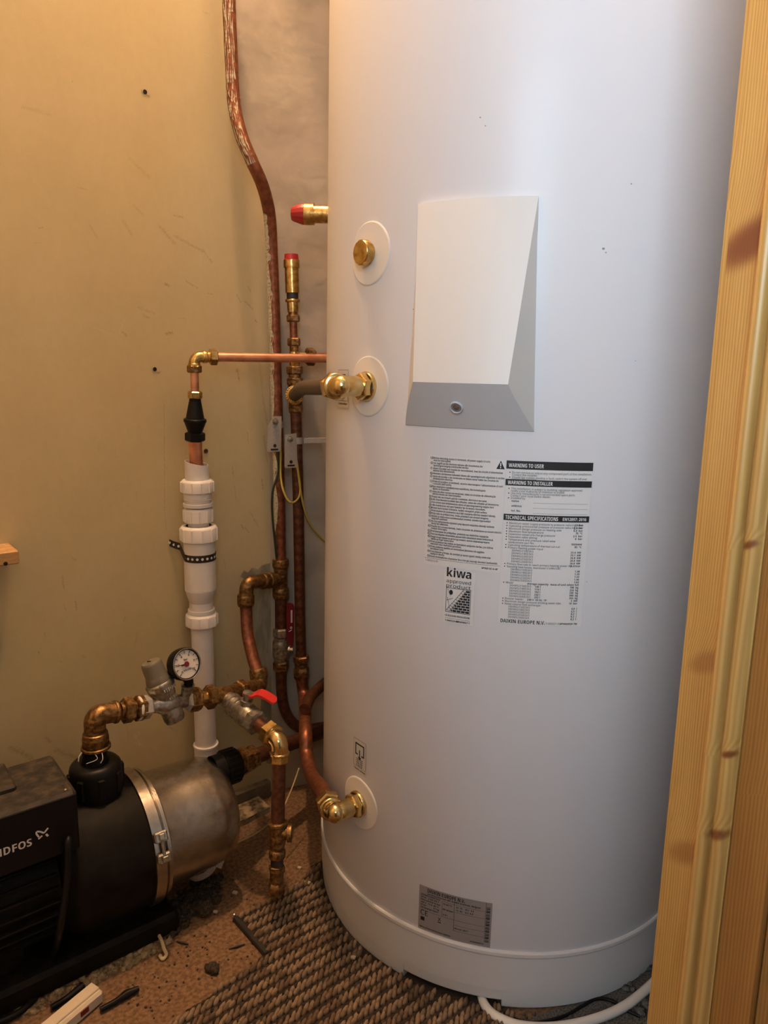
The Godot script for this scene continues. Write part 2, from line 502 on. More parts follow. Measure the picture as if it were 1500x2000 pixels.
	M.pile.vertex_color_use_as_albedo = true
	M.dark_wood = plain(lin(0.10, 0.06, 0.035), 0.5)
	M.black_steel = plain(lin(0.02, 0.018, 0.016), 0.5)
	M.dark_hole = plain(lin(0.01, 0.008, 0.006), 0.9)
	M.red_lamp = plain(lin(0.16, 0.008, 0.012), 0.25)
	M.cream_plastic = plain(lin(0.66, 0.58, 0.45), 0.5)
	M.insulation = mottled([lin(0.07, 0.055, 0.04), lin(0.13, 0.10, 0.07)], 0.05, 0.014, 0.5, 0.35, 0.2, 41)
	M.wall_paint = plain(Color.WHITE, 0.62)
	M.wall_paint.albedo_texture = wall_paint()
	M.wall_paint.texture_repeat = false
	var fine := NoiseTexture2D.new()
	fine.width = 512
	fine.height = 512
	fine.seamless = true
	fine.as_normal_map = true
	fine.bump_strength = 5.0
	fine.noise = noise(0.05, 4, 51)
	M.wall_paint.normal_enabled = false
	M.wall_paint.normal_texture = fine
	M.wall_paint.normal_scale = 0.15
	var pine_a := lin(0.57, 0.325, 0.088)
	var pine_b := lin(0.34, 0.155, 0.032)
	M.jamb = wood_mat(wood(Vector2(0.08, 2.1), Vector2i(200, 2048), pine_a, pine_b, 430.0, [[0.02, 0.948, 0.019, 1.0], [0.02, 0.585, 0.012, 0.35], [0.02, 0.393, 0.014, 0.4], [0.018, 1.5, 0.012, 0.8]], 61), 0.5)
	M.mould = wood_mat(wood(Vector2(0.08, 2.1), Vector2i(160, 1600), lin(0.60, 0.37, 0.12), lin(0.40, 0.22, 0.06), 210.0, [[0.02, 0.70, 0.004, 0.9], [0.022, 0.51, 0.004, 0.9], [0.02, 0.43, 0.006, 0.8]], 62), 0.36)
	M.casing = wood_mat(wood(Vector2(0.2, 2.1), Vector2i(256, 1600), lin(0.45, 0.225, 0.058), lin(0.27, 0.115, 0.026), 330.0, [[0.06, 0.5, 0.01, 0.5]], 63), 0.5)
	M.plank = mottled([lin(0.40, 0.24, 0.10), lin(0.54, 0.34, 0.15)], 0.08, 0.012, 0.6, 0.0, 0.1, 64, Vector3(1, 6, 1))
func _ready() -> void:
	# ---- camera ----
	var cp := cos(PITCH)
	var sp := sin(PITCH)
	var up := Vector3(0, cp, -sp)
	cx = Vector3.RIGHT * cos(ROLL) + up * sin(ROLL)
	cy = up * cos(ROLL) - Vector3.RIGHT * sin(ROLL)
	cz = Vector3(0, sp, cp)
	var cam := Camera3D.new()
	cam.name = "camera"
	cam.transform = Transform3D(Basis(cx, cy, cz), CAM)
	cam.fov = rad_to_deg(2.0 * atan(1000.0 / F))
	cam.near = 0.02
	add_child(cam)
	cam.make_current()
	# ---- air, exposure ----
	var env := Environment.new()
	env.background_mode = Environment.BG_COLOR
	env.background_color = Color(0.5, 0.55, 0.62)
	env.tonemap_mode = Environment.TONE_MAPPER_LINEAR
	env.tonemap_exposure = 1.0
	env.sdfgi_enabled = true
	env.ssao_enabled = true
	env.ssil_enabled = true
	var we := WorldEnvironment.new()
	we.name = "environment"
	we.environment = env
	add_child(we)
	# ---- daylight through the window of the room behind the camera ----
	var day := AreaLight3D.new()
	day.name = "window_daylight"
	day.area_size = WIN_SIZE
	day.position = WIN + Vector3(0, 0, -0.03)
	day.light_color = lin(0.66, 0.84, 1.0)
	day.light_energy = 5.3
	day.area_range = 12.0
	day.shadow_enabled = true
	add_child(day)
	# ---- geometry helpers that need the camera ----
	K = lw(525, 600)
	K.y = 0
	rng.seed = 4711
	make_materials()
	setting()
	lamp()
	tank()
	riser()
	relief_riser()
	discharge_pipe()
	waste_pipe()
	earthing()
	lower_pipes()
	cold_line()
	pump()
	carpet()
	small_things()
	chest()
	shadow_board()

const WIN := Vector3(-0.50, 1.38, 1.2)
const WIN_SIZE := Vector2(1.4, 1.2)
const LAMP := Vector3(-0.27, 2.28, -1.06)

func lamp() -> void:
	var t := thing("ceiling_lamp", "bare warm bulb in a white holder on the cupboard ceiling", "lamp", LAMP)
	var st := tools()
	ball(st, LAMP, 0.03, UP, 1.1)
	var glow := plain(lin(1.0, 0.62, 0.30), 0.4)
	glow.emission_enabled = true
	glow.emission = lin(1.0, 0.60, 0.32)
	glow.emission_energy_multiplier = 6.0
	part(t, "bulb", st, glow)
	st = tools()
	lathe(st, LAMP + UP * 0.03, UP, rings([0, 0.001, 0, 0.018, 0.05, 0.02, 0.055, 0.045, 0.15, 0.05]))
	part(t, "holder", st, M.pvc)
	var o := OmniLight3D.new()
	o.name = "bulb_light"
	o.light_color = lin(1.0, 0.60, 0.33)
	o.light_energy = 1.65
	o.light_size = 0.03
	o.omni_range = 8.0
	o.omni_attenuation = 2.0
	o.shadow_enabled = true
	t.add_child(o)

# ---------------------------------------------------------------- setting
func setting() -> void:
	var kl := K - dl * 1.45                                             # where the left wall meets the front wall
	var h := 2.4
	# left wall: its edge towards the back wall follows the uneven corner behind the rising pipe
	var wl := structure("wall_left", "cream painted plaster wall, scuffed and marked, lit warm from above")
	var edge := []
	for q in [[445, -60], [447, 0], [453, 110], [458, 200], [468, 255], [482, 300], [500, 345], [514, 385], [523, 430], [526, 500]]:
		edge.append(lw(q[0], q[1]))
	var st := tools()
	var col := [Vector3(edge[0].x, h, edge[0].z)] + edge + [Vector3(K.x, edge[-1].y - 0.2, K.z), K]
	for i in col.size() - 1:
		var a0: Vector3 = col[i]
		var b0: Vector3 = col[i + 1]
		var a1 := Vector3(kl.x, a0.y, kl.z)
		var b1 := Vector3(kl.x, b0.y, kl.z)
		quad(st, a1, a0, b0, b1, nl, nl, nl, nl, wall_uv(a1), wall_uv(a0), wall_uv(b0), wall_uv(b1))
		face(st, a1 - nl * 0.1, a0 - nl * 0.1, b0 - nl * 0.1, b1 - nl * 0.1, -nl)
	part(wl, "plaster_board", st, M.wall_paint)
	# back wall, its left end curving round to that edge
	var wb := structure("wall_back", "greyish plaster wall behind the pipes and the white cylinder")
	st = tools()
	var far := K + db * 1.3
	for i in col.size() - 1:
		var a0: Vector3 = col[i]
		var b0: Vector3 = col[i + 1]
		var pa := []
		var pb := []
		var na := []
		for k in 7:
			var t := k / 6.0
			var s := 0.16 * t * t
			var ka := Vector3(K.x, a0.y, K.z)
			var kb := Vector3(K.x, b0.y, K.z)
			pa.append(a0.lerp(ka, t) + db * s if k > 0 else a0)
			pb.append(b0.lerp(kb, t) + db * s if k > 0 else b0)
			na.append(nb)
		pa.append(Vector3(far.x, a0.y, far.z))
		pb.append(Vector3(far.x, b0.y, far.z))
		for k in 7:
			quad(st, pa[k], pa[k + 1], pb[k + 1], pb[k], nb, nb, nb, nb)
		face(st, a0 - nb * 0.12, pa[-1] - nb * 0.12, pb[-1] - nb * 0.12, b0 - nb * 0.12, -nb)
	part(wb, "plaster", st, M.back_plaster)
	# right wall of the cupboard
	var wr := structure("wall_right", "plain plaster wall right of the cylinder")
	st = tools()
	slab(st, Vector3(0.80, 0, -2.2), Vector3(0.90, h, -1.02))
	part(wr, "plaster", st, M.hall)
	# front wall, parallel to the left wall, with the doorway that the camera looks through
	var wf := structure("wall_front", "wall with the doorway that the camera looks through")
	st = tools()
	var P0 := at(1357, 1000, 0.65)
	P0.y = 0
	var mid := UP * h * 0.5
	block(st, P0 + dl * 0.90 + nl * 0.055 + mid, dl * 0.885, mid, nl * 0.05, 0.002)
	block(st, P0 - dl * 1.81 + nl * 0.05 + mid, dl * 1.19, mid, nl * 0.05, 0.002)
	block(st, P0 - dl * 0.31 + nl * 0.05 + UP * 2.23, dl * 0.33, UP * 0.17, nl * 0.05, 0.002)
	part(wf, "plaster", st, M.hall)
	var we := structure("wall_end", "short wall closing the cupboard at its left end")
	st = tools()
	block(st, kl + nl * 0.43 + mid, dl * 0.05, mid, nl * 0.48, 0.002)
	part(we, "plaster", st, M.hall)
	# the room behind the camera
	var wh := structure("wall_room", "white walls of the room behind the camera")
	st = tools()
	slab(st, Vector3(-2.5, 0, -0.56), Vector3(-2.4, h, 1.3))
	slab(st, Vector3(1.6, 0, -2.3), Vector3(1.7, h, 1.3))
	var x0 := WIN.x - WIN_SIZE.x / 2
	var x1 := WIN.x + WIN_SIZE.x / 2
	var y0 := WIN.y - WIN_SIZE.y / 2
	var y1 := WIN.y + WIN_SIZE.y / 2
	slab(st, Vector3(-2.5, 0, 1.2), Vector3(x0, h, 1.3))
	slab(st, Vector3(x1, 0, 1.2), Vector3(1.7, h, 1.3))
	slab(st, Vector3(x0, 0, 1.2), Vector3(x1, y0, 1.3))
	slab(st, Vector3(x0, y1, 1.2), Vector3(x1, h, 1.3))
	part(wh, "plaster", st, M.hall)
	var wn := structure("window_1", "daylit window of the room behind the camera")
	st = tools()
	slab(st, Vector3(x0, y0, 1.22), Vector3(x1, y1, 1.24))
	var pane := plain(lin(0.8, 0.88, 1.0), 0.3)
	pane.emission_enabled = true
	pane.emission = lin(0.66, 0.84, 1.0)
	pane.emission_energy_multiplier = 1.2
	part(wn, "pane", st, pane)
	st = tools()
	slab(st, Vector3(WIN.x - 0.025, y0, 1.19), Vector3(WIN.x + 0.025, y1, 1.215))
	part(wn, "glazing_bar", st, M.pvc)
	var ce := structure("ceiling", "white ceiling")
	st = tools()
	slab(st, Vector3(-2.5, h, -2.3), Vector3(1.7, h + 0.1, 2.3))
	part(ce, "plaster", st, M.hall)
	var fo := structure("floor", "bare brown boarded floor, dirty, with bits of rubble")
	st = tools()
	slab(st, Vector3(-2.5, -0.1, -2.3), Vector3(1.7, 0, 2.3))
	part(fo, "boards", st, M.floor)
	# skirting strip and rough ledge along the foot of the left wall
	var bl := structure("baseboard_left", "low dark dirty skirting along the foot of the cream wall")
	st = tools()
	var c := K - dl * 0.5
	block(st, c + nl * 0.007 + UP * 0.017, dl * 0.49, UP * 0.017, nl * 0.008, 0.003)
	part(bl, "board", st, M.skirting)
	var tr := structure("trim_2", "rough pale batten on the floor against the skirting")
	var s0 := -0.62
	var seed_n := noise(9.0, 3, 77)
	for i in 5:
		st = tools()
		var a := s0 + i * 0.117
		var poly := []
		for k in 5:
			poly.append(K + dl * (a + 0.112 * k / 4.0) + nl * 0.016 + UP * (0.012 + 0.003 * seed_n.get_noise_1d(i + k * 0.2)))
		for k in 5:
			poly.append(K + dl * (a + 0.112 * (4 - k) / 4.0) + nl * (0.062 + 0.008 * seed_n.get_noise_1d(20 + i * 1.3 + k * 0.31)) + UP * 0.012)
		prism(st, poly, UP, 0.012)
		part(tr, "piece", st, M.ledge)
	# pine door frame at the right
	var tf := structure("trim_1", "pine door frame with a moulded strip between two boards", P0)
	frame_piece(tf, "jamb", P0, [Vector2(0.006, -0.028), Vector2(0, -0.003), Vector2(0.0015, 0), Vector2(0.0315, 0), Vector2(0.033, -0.002), Vector2(0.033, -0.03)], M.jamb)
	var mo := [Vector2(0.0332, -0.03), Vector2(0.0332, 0.003)]
	for k in 9:
		var a := PI - PI * k / 8.0
		mo.append(Vector2(0.0397 + 0.0058 * cos(a), 0.0048 + 0.0055 * sin(a)))
	mo.append(Vector2(0.0462, 0.0025))
	for k in 9:
		var a := PI - PI * 0.95 * k / 8.0
		mo.append(Vector2(0.0536 + 0.0066 * cos(a), 0.0030 + 0.0045 * sin(a)))
	mo.append_array([Vector2(0.0612, 0.001), Vector2(0.0625, 0.001), Vector2(0.0625, -0.03)])
	frame_piece(tf, "moulding", P0, mo, M.mould)
	frame_piece(tf, "casing", P0, [Vector2(0.0627, -0.03), Vector2(0.0627, -0.001), Vector2(0.064, 0.0), Vector2(0.097, 0.0), Vector2(0.098, -0.002), Vector2(0.098, -0.03)], M.casing)
	frame_piece(tf, "outer_board", P0, [Vector2(0.0982, -0.03), Vector2(0.0982, -0.008), Vector2(0.1, -0.006), Vector2(0.135, -0.006), Vector2(0.137, -0.008), Vector2(0.137, -0.03)], M.casing)

func frame_piece(parent: Node3D, called: String, at0: Vector3, prof: Array, m: Material) -> void:   # profile: x along the reveal towards the room, y out of it
	var st := tools()
	var base := at0 + nl * 0.007
	var top := at0 - nl * 0.012 + UP * 2.06
	var u := 0.0
	for i in prof.size() - 1:
		var p: Vector2 = prof[i]
		var q: Vector2 = prof[i + 1]
		var e := q - p
		var n := (-nl * e.y - dl * e.x).normalized()
		var n0 := n
		var n1 := n
		if i > 0:
			var e0: Vector2 = p - prof[i - 1]
			var nn := (-nl * e0.y - dl * e0.x).normalized()
			if nn.dot(n) > 0.7:
				n0 = (nn + n).normalized()
		if i < prof.size() - 2:
			var e1: Vector2 = prof[i + 2] - q
			var nn := (-nl * e1.y - dl * e1.x).normalized()
			if nn.dot(n) > 0.7:
				n1 = (nn + n).normalized()
		var u0 := p.x
		var u1 := q.x
		if absf(e.x) < 1e-5:
			u1 += 0.03
		u0 -= prof[0].x
		u1 -= prof[0].x
		var s := 0.08 if called != "casing" and called != "outer_board" else 0.2
		var va := nl * p.x - dl * p.y
		var vb := nl * q.x - dl * q.y
		quad(st, base + va, base + vb, top + vb, top + va, n0, n1, n1, n0, Vector2(u0 / s, 0), Vector2(u1 / s, 0), Vector2(u1 / s, 2.05 / 2.1), Vector2(u0 / s, 2.05 / 2.1))
	part(parent, called, st, m)

# ---------------------------------------------------------------- tank
func patch(st: SurfaceTool, th0: float, th1: float, y0: float, y1: float, lift: float) -> void:   # a sheet on the tank's side
	var n: int = max(1, int(ceil((th1 - th0) / 2.0)))
	for i in n:
		var a := lerpf(th0, th1, float(i) / n)
		var b := lerpf(th0, th1, float(i + 1) / n)
		var na := tk(a, 0, 1) - TC
		var nn := tk(b, 0, 1) - TC
		quad(st, tk(a, y0, TR + lift), tk(b, y0, TR + lift), tk(b, y1, TR + lift), tk(a, y1, TR + lift), na, nn, nn, na)
const DEG := 57.29578
func write(st: SurfaceTool, txt: String, size: float, bold: bool, th: float, y: float, lift := 0.0006, align := 0, fit := 0.0) -> void:
	letters(st, txt, size, bold, func(x, yy): return tk(th + x / TR * DEG, y + yy, TR + lift), func(x): return tk(th + x / TR * DEG, 0, 1) - TC, align, fit)
func bar(st: SurfaceTool, th0: float, y0: float, w: float, h: float, lift := 0.0006) -> void:      # w and h in metres from the lower left
	patch(st, th0, th0 + w / TR * DEG, y0, y0 + h, lift)
func ring_mark(st: SurfaceTool, th: float, y: float, r: float, t: float, lift := 0.0006, n := 14, sx := 1.0) -> void:
	for i in n:
		var a := TAU * i / n
		var b := TAU * (i + 1) / n
		var nn := tk(th, 0, 1) - TC
		face(st, tk(th + cos(a) * r * sx / TR * DEG, y + sin(a) * r, TR + lift), tk(th + cos(b) * r * sx / TR * DEG, y + sin(b) * r, TR + lift), tk(th + cos(b) * (r - t) * sx / TR * DEG, y + sin(b) * (r - t), TR + lift), tk(th + cos(a) * (r - t) * sx / TR * DEG, y + sin(a) * (r - t), TR + lift), nn)

func tank() -> void:
	var t := thing("hot_water_tank", "tall white enamelled hot water cylinder with control cover and stickers", "water tank", TC)
	var st := tools()
	lathe(st, TC, UP, rings([0.0862, TR - 0.004, 0.0885, TR - 0.0006, 0.0905, TR, 0.6, TR, 1.1, TR, 1.66, TR, 1.70, TR - 0.012, 1.72, TR - 0.05, 1.725, 0.001]), 160)
	part(t, "jacket", st, M.white_metal)
	# base cap with a shallow cut-out
	st = tools()
	var seg := 240
	for i in seg:
		var a := -180.0 + 360.0 * i / seg
		var b := a + 360.0 / seg
		var ya := 0.010 if a > -33.5 and b < -5.9 else 0.0
		var ra := tk(a, 0, 1) - TC
		var rb := tk(b, 0, 1) - TC
		var prof := [[0.0905, TR - 0.003], [0.0905, TR + 0.0022], [0.0885, TR + 0.0034], [0.084, TR + 0.0034], [0.081, TR + 0.0018], [0.03, TR + 0.001], [ya + 0.004, TR - 0.0005], [ya, TR - 0.004], [ya, TR - 0.016]]
		for k in prof.size() - 1:
			var e := Vector2(prof[k + 1][1] - prof[k][1], prof[k + 1][0] - prof[k][0])
			var ny := e.x
			var nr := -e.y
			var n0 := (ra * nr + UP * ny).normalized()
			var n1 := (rb * nr + UP * ny).normalized()
			quad(st, tk(a, prof[k][0], prof[k][1]), tk(b, prof[k][0], prof[k][1]), tk(b, prof[k + 1][0], prof[k + 1][1]), tk(a, prof[k + 1][0], prof[k + 1][1]), n0, n1, n1, n0)
	for a in [-33.0, -6.0]:
		face(st, tk(a, 0, TR - 0.001), tk(a, 0.012, TR - 0.001), tk(a, 0.012, TR - 0.016), tk(a, 0, TR - 0.016))
	part(t, "base_cap", st, M.base_grey, "grey plastic base ring with a shallow cut-out")
	# control cover
	var c := -22.05
	st = tools()
	var top := []
	var mid := []
	var n := 14
	for i in n + 1:
		var f := float(i) / n * 2.0 - 1.0
		top.append(tk(c + f * 13.25, 1.0315, TR + 0.004 + 0.002 * (1 - f * f)))
		mid.append(tk(c + f * 9.5, 0.8305, TR + 0.038))
	for i in n:
		var f0 := c + (float(i) / n * 2.0 - 1.0) * 11.0
		var f1 := c + (float(i + 1) / n * 2.0 - 1.0) * 11.0
		var n0 := (tk(f0, 0, 1) - TC + UP * 0.17).normalized()
		var n1 := (tk(f1, 0, 1) - TC + UP * 0.17).normalized()
		for k in 6:
			var a := k / 6.0
			var b := (k + 1) / 6.0
			quad(st, top[i].lerp(mid[i], a), top[i + 1].lerp(mid[i + 1], a), top[i + 1].lerp(mid[i + 1], b), top[i].lerp(mid[i], b), n0, n1, n1, n0)
		face(st, top[i], top[i + 1], tk(c + (float(i + 1) / n * 2 - 1) * 13.25, 1.0325, TR - 0.001), tk(c + (float(i) / n * 2 - 1) * 13.25, 1.0325, TR - 0.001), UP)
	for s in [-1.0, 1.0]:                                               # the two tapering cheeks
		var tp: Vector3 = top[0] if s < 0 else top[n]
		var md: Vector3 = mid[0] if s < 0 else mid[n]
		var prev_in := tp
		var prev_out := tk(c + s * 13.25, 1.0325, TR - 0.001)
		var nn := (tk(c + s * 62, 0, 1) - TC).normalized()
		for y in [0.99, 0.95, 0.91, 0.87, 0.8305, 0.822, 0.814, 0.806, 0.798, 0.790, 0.783, 0.778]:
			var f: float = (1.0325 - y) / (1.0325 - 0.778)
			var out := tk(c + s * lerpf(13.25, 15.45, f), y, TR - 0.001)
			var inn: Vector3
			if y >= 0.8305:
				inn = tp.lerp(md, clampf((1.0315 - y) / 0.201, 0, 1))
			else:
				var q = (0.8305 - y) / (0.8305 - 0.778)
				inn = tk(c + s * lerpf(9.5, 15.3, pow(q, 1.15)), y, TR + lerpf(0.038, 0.0015, pow(q, 1.3)))
			face(st, prev_in, prev_out, out, inn, nn)
			prev_in = inn
			prev_out = out
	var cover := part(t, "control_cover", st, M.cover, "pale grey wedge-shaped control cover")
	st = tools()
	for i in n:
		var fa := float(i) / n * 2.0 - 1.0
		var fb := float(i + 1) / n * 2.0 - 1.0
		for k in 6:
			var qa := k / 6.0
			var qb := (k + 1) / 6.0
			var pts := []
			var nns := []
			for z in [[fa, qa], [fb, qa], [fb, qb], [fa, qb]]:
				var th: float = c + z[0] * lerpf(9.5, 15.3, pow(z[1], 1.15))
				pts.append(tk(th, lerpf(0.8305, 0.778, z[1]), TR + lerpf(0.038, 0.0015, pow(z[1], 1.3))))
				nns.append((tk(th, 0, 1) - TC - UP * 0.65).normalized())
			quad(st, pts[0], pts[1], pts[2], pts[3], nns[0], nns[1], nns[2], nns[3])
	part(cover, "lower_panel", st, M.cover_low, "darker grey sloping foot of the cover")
	st = tools()
	var sc := tk(-23.0, 0.803, TR + 0.0231)
	var sn := (tk(-22.6, 0, 1) - TC - UP * 0.65).normalized()
	lathe(st, sc - sn * 0.0010, sn, rings([0, 0.0080, 0.0022, 0.0078, 0.0028, 0.0070, 0.0022, 0.0062, 0.0012, 0.0060]), 24)
	part(cover, "screw_recess", st, M.cover_low)
	st = tools()
	lathe(st, sc - sn * 0.0010, sn, rings([0, 0.0062, 0.0016, 0.0060, 0.0017, 0.0001]), 20)
	part(cover, "recess_floor", st, M.chip_grey)
	st = tools()
	lathe(st, sc + sn * 0.0004 + UP * 0.0005, sn, rings([0, 0.0036, 0.0010, 0.0034, 0.0014, 0.0020, 0.0014, 0.0001]), 14)
	part(cover, "screw", st, M.nickel)
	# white flange discs
	for q in [[-50.8, 0.985], [-50.3, 0.8225], [-50.6, 0.233]]:
		st = tools()
		var o := tk(q[0], q[1], TR)
		var d: Vector3 = tk(q[0], 0, 1) - TC
		for i in 40:                                                      # a thin disc moulded to the curve of the jacket
			var rr := [0.0, 0.030, 0.0366, 0.038, 0.0382]
			var ll := [0.0024, 0.0024, 0.0020, 0.0012, 0.0]
			for k in 4:
				var p := []
				for z in [[i, k], [i + 1, k], [i + 1, k + 1], [i, k + 1]]:
					var a = TAU * z[0] / 40.0
					p.append(tk(q[0] + cos(a) * rr[z[1]] / TR * DEG, q[1] + sin(a) * rr[z[1]], TR + ll[z[1]]))
				var m = d if k < 2 else (d + ((p[0] + p[2]) * 0.5 - o).normalized() * (0.4 if k == 2 else 1.0)).normalized()
				quad(st, p[0], p[1], p[2], p[3], m, m, m, m)
		part(t, "flange_disc", st, M.disc)
	# brass plug in the topmost disc
	var d1: Vector3 = tk(-50.8, 0, 1) - TC
	st = tools()
	lathe(st, tk(-50.8, 0.985), d1, rings([0, 0.001, 0, 0.0135, 0.006, 0.0135, 0.006, 0.0155, 0.0135, 0.0155, 0.015, 0.0143, 0.015, 0.0001]), 14, false)
	part(t, "brass_plug", st, M.brass, "round brass blanking plug")
	# relief valve with a red cap on the tank's left flank
	var vt := -96.0
	var vd: Vector3 = tk(vt, 0, 1) - TC
	var vo := tk(vt, 1.0745)
	vd = (vd + UP * 0.0 + Vector3(0, 0, 0.06)).normalized()
	st = tools()
	lathe(st, vo, vd, rings([-0.01, 0.013, 0.026, 0.013, 0.026, 0.0158, 0.040, 0.0160, 0.041, 0.0150]), 24)
	var rv := part(t, "relief_valve", st, M.brass, "brass relief valve stub")
	st = tools()
	lathe(st, vo, vd, rings([0.0405, 0.001, 0.0405, 0.0152, 0.044, 0.0153, 0.058, 0.0108, 0.0605, 0.009, 0.061, 0.0002]), 14, true)
	part(rv, "red_cap", st, M.red_cap, "red ribbed cap")
	stickers(t)
	# small knocks in the enamel
	for q in [[5.5, 0.979, 0.0012], [6.1, 0.975, 0.0007], [-21.8, 1.115, 0.0007], [-20.6, 1.106, 0.0006], [-36.2, 0.915, 0.0008], [10.5, 1.047, 0.0007], [7.6, 0.60, 0.0005], [15.0, 0.86, 0.0005]]:
		st = tools()
		ring_mark(st, q[0], q[1], q[2], q[2], 0.0003, 7, 1.4)
		part(t, "chip_mark", st, M.chip_grey)

func stickers(t: Node3D) -> void:
	# multilingual warning sheet
	var st := tools()
	patch(st, -31.0, -12.45, 0.6075, 0.7435, 0.0003)
	var a := part(t, "warning_sheet", st, M.paper, "white sheet with many lines of small warning text")
	st = tools()
	var lines := ["Before obtaining access to terminals, all power supply circuits|must be interrupted.", "Vor Zugriff auf die Klemmen müssen alle Stromkreise der|Spannungsversorgung unterbrochen werden.", "Avant d'accéder aux moyens de raccordement, tous les circuits d'alimentation|doivent être déconnectés.", "Wanneer u de klemmen behandelt dienen alle spanningscircuits afgesloten te worden.",
		"Antes de acceder a los terminales se deben cortar todos los circuitos de|alimentación eléctrica.", "Prima di accedere ai terminali, occorre interrompere l'alimentazione di tutti|i circuiti dell'unità.", "Πριν αποκτήσετε πρόσβαση στους ακροδέκτες, όλα τα κυκλώματα|πρέπει να διακοπούν.", "Antes de obter acesso aos terminais, todos os circuitos de alimentação|elétrica devem ser interrompidos.",
		"Перед тем, как открыть доступ к клеммам, обесточьте все цепи.", "Alle strømførende kredsløb skal afbrydes, inden der arbejdes på klemmerne.", "Före arbete med nätklämmorna måste all spänningsmatning kopplas bort.", "Alle strømkretser må være frakoblet før du berører klemmene.", "Ennen kuin kosket liittimiin, kaikki virtapiirit pitää sulkea.", "Před zásahem do svorkovnice musí být rozpojeny všechny napájecí obvody.",
		"Prije rada na priključcima, treba prekinuti sve strujne krugove.", "Mielőtt az elektromos csatlakozásokat érintené, minden tápáramkört|meg kell szakítani.", "Na czas wykonywania czynności przy złączach wszystkie obwody zasilania|muszą być odłączone.", "Înainte de a accesa bornele, toate circuitele de alimentare cu curent electric|trebuie întrerupte.",
		"Pred dostopom do priključkov, prekinite vse električne napajanje.", "Enne juurdepääsu klemmidele peavad kõik toiteahelad olema katkestatud.", "Преди осъществяване на достъп до клемите, всички захранващи вериги|трябва да бъдат прекъснати.", "Prieš pradedant bet kokius su kontaktais susijusius darbus, yra būtina|nutraukti visus maitinimo grandines.",
		"Pirms piekļuves spailēm un termināļiem jāatvieno visi apgādes|barošanas avoti.", "Pred získaním prístupu, ku svorkám je nutné vypnúť všetky elektrické|napájacie obvody.", "Enerji terminallerine ulaşmadan önce tüm güç kaynağı devreleri kesilmelidir."]
	var codes := ["GB", "D", "F", "NL", "E", "I", "GR", "P", "RU", "DK", "S", "N", "FIN", "CZ", "HR", "H", "PL", "RO", "SLO", "EST", "BG", "LT", "LV", "SK", "TR"]
	var rows := 0
	for l in lines:
		rows += l.count("|") + 1
	var gap := 0.0023
	var step := (0.1255 - gap * 0.28 * lines.size()) / rows
	var y := 0.7405
	for i in lines.size():
		ring_mark(st, -29.9, y, 0.00145, 0.0003, 0.0006, 12, 1.25)
		write(st, codes[i], 0.0016, false, -29.9, y, 0.0006, 1)
		for l in lines[i].split("|"):
			var room := 0.088 if y < 0.729 else 0.070
			var want: float = min(l.length() * 0.00112, room)
			write(st, l, 0.0023, true, -29.45, y, 0.0006, 0, want)
			y -= step
		y -= gap * 0.28
	bar(st, -30.95, 0.6155, 0.0955, 0.0003)
	write(st, "1-660223-01", 0.0016, false, -30.7, 0.6128)
	write(st, "4PW61614-4F", 0.0018, true, -13.0, 0.6115, 0.0006, 2)
	part(a, "printed_text", st, M.ink)
	st = tools()
	var tn := tk(-13.6, 0, 1) - TC
	tri(st, tk(-13.6, 0.7425, TR + 0.0006), tk(-14.55, 0.7325, TR + 0.0006), tk(-12.65, 0.7325, TR + 0.0006), tn)
	var wt := part(a, "warning_triangle", st, M.ink, "black warning triangle with an exclamation mark")
	wt.set_meta("label", "black warning triangle with an exclamation mark")
	st = tools()
	write(st, "!", 0.0085, true, -13.6, 0.7365, 0.0009, 1)
	part(a, "exclamation_mark", st, M.pale_ink)
	# specification sheet
	st = tools()
	patch(st, -12.33, 6.95, 0.5445, 0.7432, 0.0004)
	var b := part(t, "specification_sheet", st, M.paper, "white sheet of warnings and technical specifications with black headings")
	var L := -12.33
	var wd := 0.1001
	st = tools()
	bar(st, L, 0.7335, wd, 0.0097, 0.0007)
	bar(st, L, 0.7140, wd, 0.0075, 0.0007)
	bar(st, L, 0.6725, wd, 0.0075, 0.0007)
	for i in 3:
		bar(st, L + 6.4, 0.6942 - i * 0.0062, 0.064, 0.00022)
	var bt := func(yy: float, s: String, fit := 0.0):
		ring_mark(st, L + 0.85, yy, 0.0007, 0.0007, 0.0007, 8)
		write(st, s, 0.0030, false, L + 1.35, yy, 0.0007, 0, fit)
	bt.call(0.7295, "Do not remove or adjust any component part of this installation.")
	write(st, "Contact the installer.", 0.0030, false, L + 1.35, 0.7267, 0.0007)
	bt.call(0.7238, "Should the system develop a fault, switch the system off and")
	write(st, "contact the installer.", 0.0030, false, L + 1.35, 0.7213 + 0.0004, 0.0007)
	bt.call(0.7105, "This installation is subject to building regulation approval;")
	write(st, "notify Local Authority of intention to install.", 0.0030, false, L + 1.35, 0.7077, 0.0007)
	bt.call(0.7048, "Use only manufacturer's recommended spare parts.")
	write(st, "Contact your local Daikin dealer.", 0.0030, false, L + 1.35, 0.7020, 0.0007)
	bt.call(0.6992, "Installed by")
	var nm := ["name", "address", "tel. No.", "completion date"]
	for i in 4:
		write(st, nm[i], 0.0030, true, L + 1.6, 0.6958 - i * 0.0058, 0.0007)
	var dy := 0.00331
	y = 0.6692
	var model := ["EKHWSU150D3V3", "EKHWSU180D3V3", "EKHWSU200D3V3", "EKHWSU250D3V3", "EKHWSU300D3V3"]
